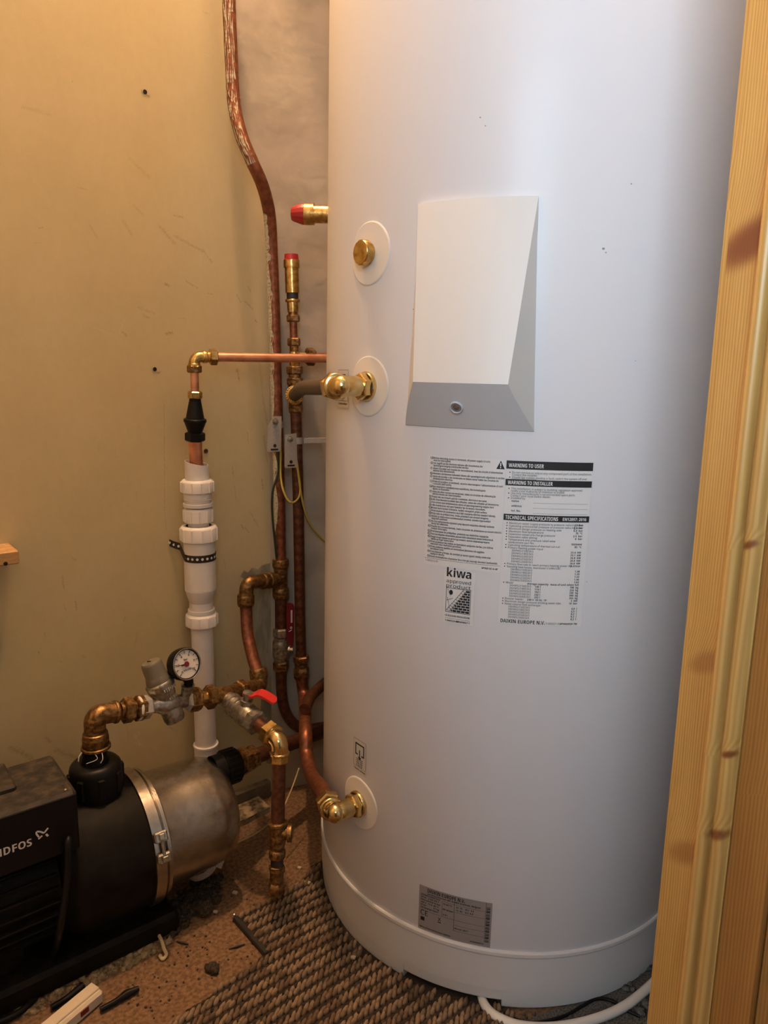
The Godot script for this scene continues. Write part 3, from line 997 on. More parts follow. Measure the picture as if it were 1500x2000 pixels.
	var spec := [["Maximum water supply pressure to pressure reducing valve:", "12  bar"], ["Operating pressure/set pressure of pressure reducing valve:", "3,0  bar"], ["Maximum design pressure on heating side:", "6.0  bar"], ["Maximum flow temperature:", "75  °C"], ["Expansion vessel pre-charge pressure:", "2.5  bar"], ["Expansion valve setting:", "6  bar"], ["Temperature and pressure relief valve", ""], ["-replacement part No.:", "5020444"], ["Operating temperature of thermal cut-out:", "85  °C"], ["Primary heating power input:", ""],
		["*0", "23.4  kW"], ["*1", "25.1  kW"], ["*2", "26.8  kW"], ["*3", "26.8  kW"], ["*4", "26.8  kW"], ["Primary flow rate to reach primary heating power input", "15  l/min"], ["Standing heat losses, expressed in kWh/24h.", ""], ["*0", "1.08"], ["*1", "1.20"], ["*2", "1.32"], ["*3", "1.44"], ["*4", "1.63"], ["Model", "mass of unit when full"], ["*0 145 l", "190  kg"], ["*1 174 l", "224  kg"], ["*2 192 l", "245  kg"], ["*3 242 l", "300  kg"], ["*4 292 l", "355  kg"], ["Booster heater:", "3  kW"], ["Maximum design pressure drinking water side:", "10  bar"], ["Rated volume heat exchanger:", ""], ["*0", "4,9  l"], ["*1", "6,5  l"], ["*2", "8,2  l"], ["*3", "8,2  l"], ["*4", "8,2  l"]]
	for s in spec:
		var k: String = s[0]
		if k.begins_with("*"):
			write(st, model[int(k[1])], 0.0028, false, L + 2.3, y, 0.0007)
			if k.length() > 2:
				write(st, k.substr(3), 0.0029, true, L + 8.6, y, 0.0007, 1)
		elif k.begins_with("-"):
			write(st, k.substr(1), 0.0030, false, L + 1.35, y, 0.0007)
		else:
			bt.call(y, k)
			if k == "Model":
				write(st, "storage capacity", 0.0029, true, L + 8.6, y, 0.0007, 1)
			if k.begins_with("Booster"):
				write(st, "230 V  50 Hz  1P", 0.0031, true, L + 8.6, y, 0.0007, 1)
		if s[1]:
			write(st, s[1], 0.0030, true, L + 18.0, y, 0.0007, 2)
		y -= dy
	write(st, "DAIKIN EUROPE N.V.", 0.0062, true, L + 0.6, 0.5482, 0.0007, 0, 0.053)
	write(st, "1-660221-02", 0.0015, false, L + 14.4, 0.5475, 0.0007, 2)
	write(st, "4PW66820-7M", 0.0016, true, L + 18.3, 0.5475, 0.0007, 2)
	part(b, "printed_text", st, M.ink)
	st = tools()
	write(st, "WARNING TO USER", 0.0062, true, L + 0.5, 0.7378, 0.0010, 0, 0.040)
	write(st, "WARNING TO INSTALLER", 0.0060, true, L + 0.5, 0.7176, 0.0010, 0, 0.0515)
	write(st, "TECHNICAL SPECIFICATIONS", 0.0062, true, L + 0.4, 0.6761, 0.0010, 0, 0.061)
	write(st, "EN12897: 2016", 0.0050, true, L + 18.6, 0.6761, 0.0010, 2, 0.028)
	part(b, "heading_text", st, M.pale_ink, "white headings on black bars")
	# approval sticker
	st = tools()
	patch(st, -25.6, -18.1, 0.5365, 0.6045, 0.0005)
	var k2 := part(t, "approval_sticker", st, M.paper, "white approval sticker with a picture of a worker, a ladder and a wall")
	st = tools()
	var k0 := -25.35
	write(st, "kiwa", 0.0150, true, k0 + 0.35, 0.6012, 0.0008, 0, 0.031)
	write(st, "approved", 0.0062, false, k0 + 0.35, 0.5905, 0.0008, 0, 0.031)
	write(st, "product", 0.0062, false, k0 + 0.35, 0.5845, 0.0008, 0, 0.031)
	var bx := k0 + 0.35
	var by := 0.5505
	var bs := 0.0315
	bar(st, bx, by, bs, 0.0006, 0.0008)
	bar(st, bx, by + bs - 0.0006, bs, 0.0006, 0.0008)
	bar(st, bx, by, 0.0006, bs, 0.0008)
	bar(st, bx + (bs - 0.0006) / TR * DEG, by, 0.0006, bs, 0.0008)
	for r in 9:                                                          # the brick wall of the emblem, stepping up to the right
		var ry := by + 0.0012 + r * 0.0033
		var start := 0.007 + r * 0.0023
		var x := bs - 0.0012
		var first := 0.0026 if r % 2 else 0.0048
		while x - 0.001 > start:
			var ww: float = min(first, x - start)
			if ww > 0.0008:
				bar(st, bx + (x - ww) / TR * DEG, ry, ww, 0.0026, 0.0008)
			x -= ww + 0.0006
			first = 0.0048
	var put := func(x, yy): return tk(bx + x / TR * DEG, by + yy, TR + 0.0008)
	var kn := tk(bx + 2.0, 0, 1) - TC
	var stroke := func(ax: float, ay: float, cx2: float, cy2: float, w: float):
		var dd := Vector2(cx2 - ax, cy2 - ay).normalized()
		var pp := Vector2(-dd.y, dd.x) * w * 0.5
		face(st, put.call(ax + pp.x, ay + pp.y), put.call(cx2 + pp.x, cy2 + pp.y), put.call(cx2 - pp.x, cy2 - pp.y), put.call(ax - pp.x, ay - pp.y), kn)
	stroke.call(0.0010, 0.0022, 0.0225, 0.0310, 0.0006)
	stroke.call(0.0050, 0.0012, 0.0265, 0.0305, 0.0006)
	for i in 10:
		var f := i / 9.5
		stroke.call(0.0014 + 0.0205 * f, 0.0030 + 0.0275 * f, 0.0052 + 0.0205 * f, 0.0016 + 0.0277 * f, 0.0005)
	ring_mark(st, bx + 0.0065 / TR * DEG, by + 0.0258, 0.0032, 0.0032, 0.0008, 12, 0.75)
	stroke.call(0.0010, 0.0150, 0.0090, 0.0185, 0.0005)
	stroke.call(0.0020, 0.0190, 0.0050, 0.0060, 0.0005)
	stroke.call(0.0060, 0.0210, 0.0020, 0.0300, 0.0004)
	write(st, "UK BUILDING REGULATIONS", 0.0026, true, bx, 0.5462, 0.0008, 0, 0.0315)
	bar(st, bx, 0.5425, 0.0315, 0.0003, 0.0008)
	write(st, "1-660220-02", 0.0014, true, bx, 0.5398, 0.0008)
	write(st, "4PW60867-1", 0.0014, true, bx + 6.05, 0.5398, 0.0008, 2)
	part(k2, "printed_emblem", st, M.ink)
	# rating plate
	st = tools()
	patch(st, -29.1, -9.75, 0.092, 0.1592, 0.0004)
	var p := part(t, "rating_plate", st, M.silver_film, "silver rating plate with black print above the base")
	st = tools()
	write(st, "DAIKIN EUROPE N.V.", 0.0074, true, -26.7, 0.1545, 0.0007, 0, 0.052)
	write(st, "Zandvoordestraat 300, B-8400 Oostende, Belgium", 0.0036, true, -26.7, 0.1495, 0.0007, 0, 0.073)
	write(st, "EKHWSU300D3V3", 0.0034, true, -28.5, 0.1462, 0.0007)
	for i in 5:
		write(st, ["50 Hz   3 kW", "MAX.WATER", "240 V   13 A", "IP X4", "SN 00432871"][i], 0.0028, true, -28.5, 0.1425 - i * 0.0040, 0.0007)
		write(st, ["292 l", "10 bar", "85 °C", "57 kg", "2017"][i], 0.0028, true, -24.9, 0.1425 - i * 0.0040, 0.0007)
	write(st, "CE", 0.0100, false, -28.5, 0.1185, 0.0007, 0, 0.011)
	bar(st, -28.4, 0.1065, 0.0055, 0.0055, 0.0007)
	write(st, "X", 0.0080, false, -23.6, 0.1165, 0.0007)
	bar(st, -23.6, 0.1115, 0.0045, 0.0012, 0.0007)
	bar(st, -28.5, 0.1225, 0.046, 0.0003, 0.0007)
	bar(st, -22.6, 0.1225, 0.0003, 0.0225, 0.0007)
	bar(st, -19.4, 0.1065, 0.0004, 0.043, 0.0007)
	for i in 5:
		bar(st, -22.6 if i < 3 else -19.4, [0.1455, 0.1345, 0.1225, 0.1150, 0.1065][i], 0.058 if i < 3 else 0.0415, 0.0003, 0.0007)
	for i in 3:
		write(st, ["TS 95 °C", "PS 10 bar", "V 8 l"][i], 0.0030, true, -22.3, 0.1422 - i * 0.0080, 0.0007)
	for i in 2:
		write(st, ["25  75    10.1  3.5", "TS  95     8.2  6.0"][i], 0.0030, true, -18.9, 0.1425 - i * 0.0045, 0.0007)
	write(st, "Manuf. 2017", 0.0030, true, -19.1, 0.1105, 0.0007)
	bar(st, -11.35, 0.0985, 0.0003, 0.0605, 0.0007)
	for i in 22:
		bar(st, -11.2, 0.1000 + i * 0.00245, 0.0052, [0.0014, 0.0008, 0.0018, 0.0011][i % 4], 0.0007)
	write(st, "4PW00000-0", 0.0026, true, -11.5, 0.0965, 0.0007, 2)
	write(st, "Made in accordance with the pressure regulations", 0.0022, true, -28.6, 0.0965, 0.0007, 0, 0.044)
	part(p, "printed_text", st, M.ink)
	# two pipe stickers
	for q in [[-66.1, -59.4, 0.792, 0.844, "hot"], [-54.0, -48.1, 0.2775, 0.330, "cold"]]:
		st = tools()
		patch(st, q[0], q[1], q[2], q[3], 0.0003)
		var s := part(t, "pipe_sticker", st, M.clear_film, "small clear sticker with a thin frame and a pipe symbol")
		st = tools()
		var w: float = (q[1] - q[0]) / DEG * TR
		var hh: float = q[3] - q[2]
		var thick := 0.0004
		bar(st, q[0] + 0.2, q[3] - 0.0016, w - 0.0021, thick)
		bar(st, q[0] + 0.2, q[2] + 0.0095, w - 0.0021, thick)
		bar(st, q[0] + 0.2, q[2] + 0.0095, thick, hh - 0.011)
		bar(st, q[1] - 0.28, q[2] + 0.0095, thick, hh - 0.011)
		var gx: float = q[0] + 1.0
		var gy: float = q[3] - 0.028
		bar(st, gx, gy + 0.019, 0.0205, 0.0022)
		bar(st, gx, gy + 0.003, 0.0022, 0.018)
		bar(st, gx + 3.55, gy + 0.003, 0.0022, 0.018)
		bar(st, gx, gy + 0.003, 0.0062, 0.0022)
		bar(st, gx + 2.75, gy + 0.003, 0.0062, 0.0022)
		bar(st, gx + 1.75, gy - 0.001, 0.0022, 0.013)
		var an := tk(gx + 2.0, 0, 1) - TC
		tri(st, tk(gx + 1.2, gy + 0.001, TR + 0.0006), tk(gx + 2.75, gy + 0.001, TR + 0.0006), tk(gx + 1.97, gy - 0.0035, TR + 0.0006), an)
		if q[4] == "hot":
			write(st, "AAA", 0.0060, true, (q[0] + q[1]) / 2, q[2] + 0.0205, 0.0006, 1, 0.014)
			write(st, "HOT", 0.0056, true, (q[0] + q[1]) / 2, q[2] + 0.0140, 0.0006, 1, 0.014)
		else:
			for i in 2:
				for k in 3:
					write(st, "~~", 0.009, true, (q[0] + q[1]) / 2, q[2] + 0.0215 - k * 0.0028, 0.0006, 1, 0.015)
			write(st, "COLD", 0.0050, true, (q[0] + q[1]) / 2, q[2] + 0.0125, 0.0006, 1, 0.014)
		write(st, "1-66022 4PW60", 0.0032, true, (q[0] + q[1]) / 2, q[2] + 0.0055, 0.0006, 1, 0.027)
		part(s, "printed_symbol", st, M.ink)
# ---------------------------------------------------------------- pipework
# a row of parts along the line A-B, which spans pixel rows y0..y1: [name, material, from row, to row, radius px, radius px, t tube / n nut / c collar]
func stack(parent: Node3D, A: Vector3, B: Vector3, y0: float, y1: float, rows: Array) -> void:
	var k := (B - A).length() / (y1 - y0)
	var ax := (B - A).normalized()
	for r in rows:
		var st := tools()
		var p := A.lerp(B, (r[2] - y0) / (y1 - y0))
		var len: float = (r[3] - r[2]) * k
		match r[6]:
			"n":
				nut(st, p + ax * len * 0.5, ax, len, r[4] * k, 0.2)
			"c":
				collar(st, p + ax * len * 0.5, ax, len, r[4] * k)
			_:
				lathe(st, p, ax, rings([0, 0.0005, 0, r[4] * k, len * 0.5, (r[4] + r[5]) * 0.5 * k, len, r[5] * k, len, 0.0005]))
		part(parent, r[0], st, M[r[1]])
# flakes of old wall paint on the side of a pipe that faces left: edge0 and edge1 are angles from the line of sight
func flakes(st: SurfaceTool, pts: Array, r: float, a0: Callable, a1: Callable) -> void:
	var prev := []
	for i in pts.size():
		var t: Vector3 = (pts[min(i + 1, pts.size() - 1)] - pts[max(i - 1, 0)]).normalized()
		var v: Vector3 = CAM - pts[i]
		v = (v - t * v.dot(t)).normalized()
		var l := v.cross(t)
		if l.dot(cx) > 0:
			l = -l
		var row := []
		var f := float(i) / (pts.size() - 1)
		for k in 4:
			var a := deg_to_rad(lerpf(a0.call(f), a1.call(f), k / 3.0))
			var d := v * cos(a) + l * sin(a)
			row.append([pts[i] + d * r, d])
		if prev and absf(a0.call(f) - a1.call(f)) > 2.0:
			for k in 3:
				quad(st, prev[k][0], prev[k + 1][0], row[k + 1][0], row[k][0], prev[k][1], prev[k + 1][1], row[k + 1][1], row[k][1])
		prev = row

func riser() -> void:
	var t := thing("copper_riser", "old copper pipe with flaking cream paint bending into the wall corner", "pipe", lw(548, 1166, 0.022))
	var top := curve([lw(446, -140, 0.034), lw(447, -60, 0.034), lw(447, 0, 0.034), lw(451, 100, 0.034), lw(455, 180, 0.036), lw(461, 225, 0.042), lw(474, 272, 0.052), lw(492, 315, 0.060), lw(510, 355, 0.056), lw(522, 395, 0.044), lw(528, 435, 0.032), lw(531, 500, 0.024), lw(535, 600, 0.022), lw(539, 750, 0.022), lw(544, 900, 0.022), lw(547, 1040, 0.022), lw(548, 1100, 0.022)], 10)
	var st := tools()
	tube(st, top, 0.0105, 22)
	var body := part(t, "pipe", st, M.copper_old)
	var nn := noise(1.0, 3, 5)
	st = tools()
	var low := top.slice(95)
	flakes(st, low, 0.0109, func(f): return 22.0 + 22.0 * nn.get_noise_2d(f * 22.0, 1) + 12.0 * nn.get_noise_2d(f * 90.0, 4) + (40.0 if f > 0.83 else 0.0), func(_f): return 100.0)
	for s in 7:
		var a := -28.0 + s * 18.0
		flakes(st, top.slice(8, 72), 0.0108, func(f): return a + 9.0 * nn.get_noise_2d(f * 9.0, s * 7.0), func(f): return a + 9.0 * nn.get_noise_2d(f * 9.0, s * 7.0) + max(0.0, 7.0 + 13.0 * nn.get_noise_2d(f * 16.0, s * 3.0 + 40.0)))
	part(body, "paint_flakes", st, M.paint_flake, "flaking cream wall paint")
	st = tools()
	tube(st, [lw(456, 190, 0.0345) , lw(456, 193, 0.0345)], 0.0116, 18)
	part(body, "paint_drip", st, M.paint_flake)
	# tee and the lower length
	stack(t, lw(548, 1090, 0.022), lw(549, 1230, 0.022), 1090, 1230, [["tee_collar", "brass_old", 1092, 1108, 15.5, 15.5, "c"], ["tee_body", "brass_old", 1106, 1150, 12.5, 12.5, "t"], ["tee_collar", "brass_old", 1147, 1167, 15.5, 15.5, "c"], ["pipe", "copper_dark", 1165, 1232, 11.3, 11.3, "t"]])
	var c := lw(549, 1132, 0.022)
	var e := lw(482, 1137, 0.046)
	var d := lw(480, 1172, 0.046)
	st = tools()
	tube(st, bends([c, e, d], 0.022), 0.0128, 20)
	part(t, "elbow", st, M.brass_old)
	var dir := (e - c).normalized()
	for f in [0.34, 0.52]:
		st = tools()
		collar(st, c.lerp(e, f), dir, 0.013, 0.0152)
		part(t, "branch_collar", st, M.brass_old)
	st = tools()
	collar(st, d, UP, 0.021, 0.0155)
	part(t, "elbow_collar", st, M.brass_old)
	st = tools()
	var low2 := curve([d, lw(481, 1195, 0.047), lw(484, 1240, 0.060), lw(495, 1288, 0.084), lw(504, 1315, 0.100)], 8)
	tube(st, low2, 0.0108, 20)
	part(t, "branch_pipe", st, M.copper_old)
	# ball valve with a red lever, its shade put into the colour, standing in the riser
	var b := thing("isolating_valve", "dull nickel ball valve with an upright red lever coloured in its shaded tone on the copper riser", "valve", lw(549, 1310, 0.022))
	stack(b, lw(548, 1225, 0.022), lw(549, 1310, 0.022), 1225, 1310, [["compression_nut", "nickel", 1226, 1244, 14.5, 14.5, "n"], ["valve_neck", "nickel", 1244, 1252, 12.5, 12.5, "t"], ["valve_body", "nickel", 1250, 1284, 15.5, 15.5, "c"], ["valve_neck", "nickel", 1283, 1290, 12.5, 12.5, "t"], ["compression_nut", "brass_old", 1290, 1309, 15, 15, "n"]])
	st = tools()
	var o := lw(549, 1268, 0.022)
	var od := (lw(566, 1269, 0.034) - o).normalized()
	lathe(st, o, od, rings([0, 0.008, 0.018, 0.008, 0.018, 0.0055, 0.024, 0.0055, 0.025, 0.0001]), 16)
	part(b, "spindle", st, M.nickel)
	st = tools()
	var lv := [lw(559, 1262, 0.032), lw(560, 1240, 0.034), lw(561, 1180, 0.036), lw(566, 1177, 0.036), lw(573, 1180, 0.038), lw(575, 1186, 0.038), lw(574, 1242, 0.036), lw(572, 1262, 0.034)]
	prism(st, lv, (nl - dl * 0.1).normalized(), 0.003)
	var le := part(b, "lever", st, M.red_dull, "red lever, shade put into its colour")
	st = tools()
	block(st, lw(569.5, 1204, 0.0385), UP * 0.0125, dl * 0.0016, nl * 0.0005, 0.0002)
	lathe(st, lw(568.5, 1226, 0.0378), nl, rings([0, 0.0012, 0.0008, 0.0012, 0.0008, 0.0024, 0, 0.0024]), 14)
	block(st, lw(567, 1232, 0.038), dl * 0.0035 + UP * 0.001, UP * 0.0006, nl * 0.0005, 0.0002)
	part(le, "printed_marks", st, M.paper)
	# pipe below the valve, bending off behind the next riser
	var p := thing("copper_bend", "dark copper pipe curving from under the nickel valve to behind the tank", "pipe", lw(552, 1380, 0.03))
	st = tools()
	tube(st, curve([lw(549, 1308, 0.022), lw(550, 1350, 0.022), lw(556, 1385, 0.025), lw(572, 1412, 0.03), lw(600, 1424, 0.03), lw(650, 1415, 0.03)], 8), 0.0105, 18)
	part(p, "pipe", st, M.copper_dark)

func relief_riser() -> void:
	var A := bw(569, 500, 0.036)
	var B := bw(578, 800, 0.036)
	var D := bw(589, 1325, 0.036)
	var v := thing("relief_valve", "upright brass relief valve with a red top beside the painted riser", "valve", A.lerp(B, 0.36))
	stack(v, A, B, 500, 800, [["red_top", "red_cap", 497, 509, 13.5, 14.5, "t"], ["head_ring", "brass", 508, 522.5, 15.8, 15.8, "t"], ["bonnet", "brass", 522, 570, 13.9, 13.9, "t"], ["spring_housing", "black_steel", 569, 583, 11.6, 11.6, "t"], ["flange", "brass", 582, 588, 14.8, 14.8, "c"], ["valve_body", "brass", 587, 607, 11.4, 10.8, "t"]])
	var t := thing("copper_standpipe", "dark copper standpipe with brass compression fittings between riser and tank", "pipe", D)
	stack(t, A, B, 500, 800, [["neck", "brass_old", 606, 613, 9, 9, "t"], ["compression_nut", "brass_old", 612, 626, 13.5, 13.5, "n"], ["pipe", "copper_old", 625, 660, 7.6, 7.6, "t"], ["compression_nut", "brass_old", 657, 673, 13.5, 13.5, "n"], ["neck", "brass_old", 672, 685, 9, 9, "t"], ["tee_body", "brass", 684, 714, 10.5, 10.5, "c"], ["compression_nut", "brass_old", 712, 729, 17, 17, "n"], ["neck", "brass_old", 728, 737, 12.5, 12.5, "t"], ["compression_nut", "brass_old", 735, 751, 17, 17, "n"], ["tee_body", "brass_old", 750, 790, 13.5, 13.5, "t"], ["compression_nut", "brass_old", 789, 807, 15, 15, "n"]])
	var st := tools()
	tube(st, [B, bw(583, 1000, 0.036), bw(586, 1200, 0.036), D], 0.0102, 20)
	part(t, "pipe", st, M.copper_dark)
	stack(t, bw(588, 1275, 0.036), D, 1275, 1325, [["compression_nut", "brass_old", 1280, 1294, 15, 15, "n"], ["neck", "brass_old", 1294, 1302, 12, 12, "t"], ["compression_nut", "brass_old", 1302, 1326, 14.5, 14.5, "n"]])
	# upper branch to the right
	var o := A.lerp(B, (693.0 - 500) / 300)
	st = tools()
	lathe(st, o, db, rings([0, 0.008, 0.02, 0.008, 0.02, 0.0001]), 18)
	part(t, "branch", st, M.brass)
	st = tools()
	nut(st, o + db * 0.030, db, 0.016, 0.0165)
	part(t, "compression_nut", st, M.brass_old)
	st = tools()
	tube(st, [o + db * 0.03, o + db * 0.2], 0.0075, 16)
	part(t, "branch_pipe", st, M.copper_old)
	# knurled outlet facing the room
	var q := A.lerp(B, (769.0 - 500) / 300)
	var fw := (CAM - q)
	fw.y = 0
	fw = (fw.normalized() + Vector3(-0.04, 0.0, 0)).normalized()
	st = tools()
	lathe(st, q, fw, rings([0, 0.0125, 0.018, 0.0125, 0.018, 0.0165, 0.030, 0.0165, 0.031, 0.0145, 0.031, 0.0001]), 24)
	for i in 22:
		var a := TAU * i / 22.0
		var s := side(fw)
		ball(st, q + fw * 0.0305 + (s * cos(a) + fw.cross(s) * sin(a)) * 0.0150, 0.0017, fw, 1.0, 6)
	part(t, "knurled_outlet", st, M.brass)
	# the hot outlet of the tank: insulated bend and bright brass elbow
	var h := thing("hot_outlet_pipe", "dull brown pipe with a bright brass elbow joining the tank's middle disc", "pipe", q)
	var T := tk(-50.3, 0.8225)
	var dn := tk(-50.3, 0, 1) - TC
	var P := T + dn * 0.046
	var Q := at(590, 757, 1.17)
	st = tools()
	tube(st, bends([q + fw * 0.028, Q, Q.lerp(P, 0.75)], 0.045, 10), 0.0116, 22)
	part(h, "pipe", st, M.insulation)
	elbow_to_tank(h, T, dn, P, (Q - P).normalized())
	# the cold inlet, the same elbow on the lower disc
	var g := thing("cold_inlet_pipe", "reddish copper pipe bending down to a bright brass elbow on the tank's lowest disc", "pipe", fl(640, 1560, 0.24))
	T = tk(-50.6, 0.233)
	dn = tk(-50.6, 0, 1) - TC
	P = T + dn * 0.046
	var path := curve([D, bw(594, 1365, 0.055), at(597, 1425, 1.255), at(599, 1475, 1.225), at(609, 1515, 1.17), at(628, 1540, 1.09), P + (at(628, 1540, 1.09) - P).normalized() * 0.03], 8)
	st = tools()
	tube(st, path, 0.0114, 20)
	part(g, "pipe", st, M.copper_old)
	st = tools()
	tube(st, curve([at(596, 1385, 1.285), at(606, 1362, 1.33), at(622, 1345, 1.37), at(650, 1322, 1.42)], 6), 0.0105, 16)
	part(g, "branch_pipe", st, M.copper_dark)
	elbow_to_tank(g, T, dn, P, (at(628, 1540, 1.09) - P).normalized())

func elbow_to_tank(parent: Node3D, T: Vector3, dn: Vector3, P: Vector3, dir: Vector3) -> void:
	var st := tools()
	lathe(st, T, dn, rings([0.001, 0.0185, 0.005, 0.0190, 0.007, 0.0178, 0.007, 0.0165]), 30)
	lathe(st, T, dn, rings([0.007, 0.0175, 0.015, 0.0175, 0.0165, 0.016, 0.0165, 0.012]), 6, true, 0.4)
	part(parent, "tank_nut", st, M.brass_bright)
	st = tools()
	tube(st, bends([T + dn * 0.012, P, P + dir * 0.034], 0.02, 8), 0.0130, 24)
	ball(st, P - dn * 0.004 + dir * 0.002, 0.0142)
	part(parent, "elbow", st, M.brass_bright)
	st = tools()
	collar(st, P + dir * 0.018, dir, 0.009, 0.0168)
	part(parent, "elbow_collar", st, M.brass_bright)
	st = tools()
	nut(st, P + dir * 0.036, dir, 0.017, 0.0182)
	part(parent, "compression_nut", st, M.brass)

func discharge_pipe() -> void:
	var E := lw(379, 697, 0.052)
	var t := thing("discharge_pipe", "bright new copper pipe running level across the wall to behind the tank", "pipe", E - UP * 0.06)
	var dir := (dl + nl * 0.20 + UP * 0.02).normalized()
	var st := tools()
	tube(st, [E + dir * 0.02, E + dir * 0.34], 0.0075, 20)
	part(t, "pipe", st, M.copper_new)
	var D := lw(381, 768, 0.050)
	st = tools()
	tube(st, bends([E + dir * 0.028, E, E - UP * 0.025], 0.012), 0.0090, 20)
	part(t, "elbow", st, M.brass)
	st = tools()
	collar(st, E + dir * 0.017, dir, 0.008, 0.0102)
	collar(st, E - UP * 0.013, UP, 0.006, 0.0098)
	part(t, "elbow_collar", st, M.brass)
	st = tools()
	nut(st, E + dir * 0.031, dir, 0.013, 0.0135)
	part(t, "compression_nut", st, M.brass)
	stack(t, lw(379, 697, 0.052), D, 697, 768, [["compression_nut", "brass_old", 713, 728, 14.5, 14.5, "n"], ["pipe", "copper_new", 727, 768, 8.2, 8.2, "t"]])
	var f := thing("tundish", "black plastic funnel tundish on the copper drop above the white pipe", "tundish", lw(381, 862, 0.044))
	stack(f, D, lw(381, 862, 0.044), 768, 862, [["inlet_nut", "brass", 764, 779, 13.8, 13.8, "n"], ["cone", "black_plastic", 777, 784, 11, 11.5, "t"], ["cone", "black_plastic", 784, 818, 11.8, 18, "t"], ["flared_rim", "black_plastic", 817, 825, 22, 22, "c"], ["cup", "black_plastic", 824, 846, 21, 13, "t"], ["outlet_nut", "black_plastic", 844, 862, 19.5, 19.5, "n"]])
	var d := thing("copper_drop", "short copper pipe leading from black tundish into the white pipe", "pipe", lw(384, 930, 0.044))
	st = tools()
	tube(st, [lw(381, 858, 0.044), lw(386, 945, 0.033)], 0.0112, 20)
	part(d, "pipe", st, M.copper_new)

func waste_pipe() -> void:
	var A := lw(384, 905, 0.036)
	var B := lw(403, 1480, 0.034)
	var t := thing("waste_pipe", "white plastic waste pipe with ribbed compression nuts standing against the wall", "pipe", B)
	var k := (B - A).length() / 575.0
	var ax := (B - A).normalized()
	var y := func(py: float): return (py - 905.0) * k
	# open slanted mouth
	var st := tools()
	var u := side(ax)
	var v := ax.cross(u)
	for i in 32:
		var p := []
		var n := []
		for a in [TAU * i / 32.0, TAU * (i + 1) / 32.0]:
			var d := u * cos(a) + v * sin(a)
			var cut: float = d.dot(cx) * 0.004 - 0.001
			p.append([A + ax * (cut) + d * 21.0 * k, A + ax * y.call(940) + d * 21.0 * k, A + ax * cut + d * 19.0 * k, A + ax * y.call(940) + d * 19.0 * k])
			n.append(d)
		quad(st, p[0][0], p[1][0], p[1][1], p[0][1], n[0], n[1], n[1], n[0])
		quad(st, p[0][2], p[1][2], p[1][3], p[0][3], -n[0], -n[1], -n[1], -n[0])
		face(st, p[0][0], p[1][0], p[1][2], p[0][2], -ax)
	part(t, "open_mouth", st, M.pvc)
	var rows := [["adaptor", 955, 968, 25.3, 25], ["adaptor", 968, 977, 25, 23.5], ["seal_ring", 976, 983, 26.5, 26.5], ["sleeve", 1008, 1022, 18.5, 18.5], ["socket", 1040, 1076, 28.2, 28.2], ["socket", 1076, 1137, 28.4, 28.6], ["reducer", 1137, 1163, 28.5, 21.5], ["neck", 1162, 1177, 21.6, 22], ["seal_ring", 1176, 1184, 24.5, 24.5], ["pipe", 1182, 1460, 20.2, 20.2], ["end_socket", 1452, 1500, 22.2, 22.2]]
	for r in rows:
		st = tools()
		var l: float = (r[2] - r[1]) * k
		lathe(st, A + ax * y.call(r[1]), ax, rings([0, r[3] * k - 0.003, 0, r[3] * k - 0.0008, 0.0008, r[3] * k, l - 0.0008, r[4] * k, l, r[4] * k - 0.0008, l, 0.001]), 36)
		part(t, r[0], st, M.pvc)
	for r in [[934, 957, 28.5], [985, 1011, 25.8], [1018, 1046, 32.5], [1184, 1208, 28.5]]:
		st = tools()
		var l: float = (r[1] - r[0]) * k
		var rr: float = r[2] * k
		lathe(st, A + ax * y.call(r[0]), ax, rings([0, rr - 0.009, 0, rr - 0.003, 0.002, rr - 0.0008, 0.0045, rr, l - 0.001, rr - 0.0002, l, rr - 0.0012, l, 0.001]), 36)
		for i in 11:                                                      # grip ribs
			var a = TAU * i / 11.0 + r[0]
			var d := u * cos(a) + v * sin(a)
			block(st, A + ax * (y.call(r[0]) + l * 0.55) + d * rr, ax * l * 0.42, d * 0.0016, ax.cross(d) * 0.0011, 0.0006)
		part(t, "ribbed_nut", st, M.pvc)
	st = tools()
	lathe(st, A + ax * y.call(1449), ax, rings([0, 20.2 * k, 0, 23.5 * k, 0.002, 24.2 * k, 0.0045, 23.5 * k, 0.0048, 22.2 * k]), 36)
	part(t, "socket_rim", st, M.pvc)
	# perforated metal strap fixing the pipe to the wall
	var s := thing("perforated_strap", "dark perforated metal strap holding the white pipe to the wall", "strap", A + ax * y.call(1076))
	var c = A + ax * y.call(1075)
	var line := [lw(331, 1060, 0.002), lw(340, 1064, 0.003), lw(352, 1068, 0.010)]
	var r0 := 28.9 * k + 0.0006
	for i in 15:
		var a := deg_to_rad(lerpf(-85, 95, i / 14.0))
		var l := -cx
		var d := (nl * cos(a) - dl * -sin(a) * 1.0)
		line.append(c + d.normalized() * r0)
	st = tools()
	var holes := tools()
	var acc := 0.0
	for i in line.size() - 1:
		var p: Vector3 = line[i]
		var q: Vector3 = line[i + 1]
		var tt := (q - p).normalized()
		var wv := UP * 0.0062
		var nn := tt.cross(UP).normalized()
		if nn.dot(nl) < 0 and i < 3:
			nn = -nn
		if i >= 3:
			nn = ((p + q) * 0.5 - c).slide(UP).normalized()
		face(st, p - wv, q - wv, q + wv, p + wv, nn)
		face(st, p - wv - nn * 0.0008, q - wv - nn * 0.0008, q + wv - nn * 0.0008, p + wv - nn * 0.0008, -nn)
		face(st, p + wv, q + wv, q + wv - nn * 0.0008, p + wv - nn * 0.0008, UP)
		var m := p
		while acc < (q - p).length():
			m = p + tt * acc
			for z in ([0.0] if int(acc * 1000) % 2 else [0.0]):
				lathe(holes, m + nn * 0.0001, nn, rings([0, 0.0023, 0.0003, 0.0022, 0.0003, 0.0001]), 10)
			acc += 0.0085
		acc -= (q - p).length()
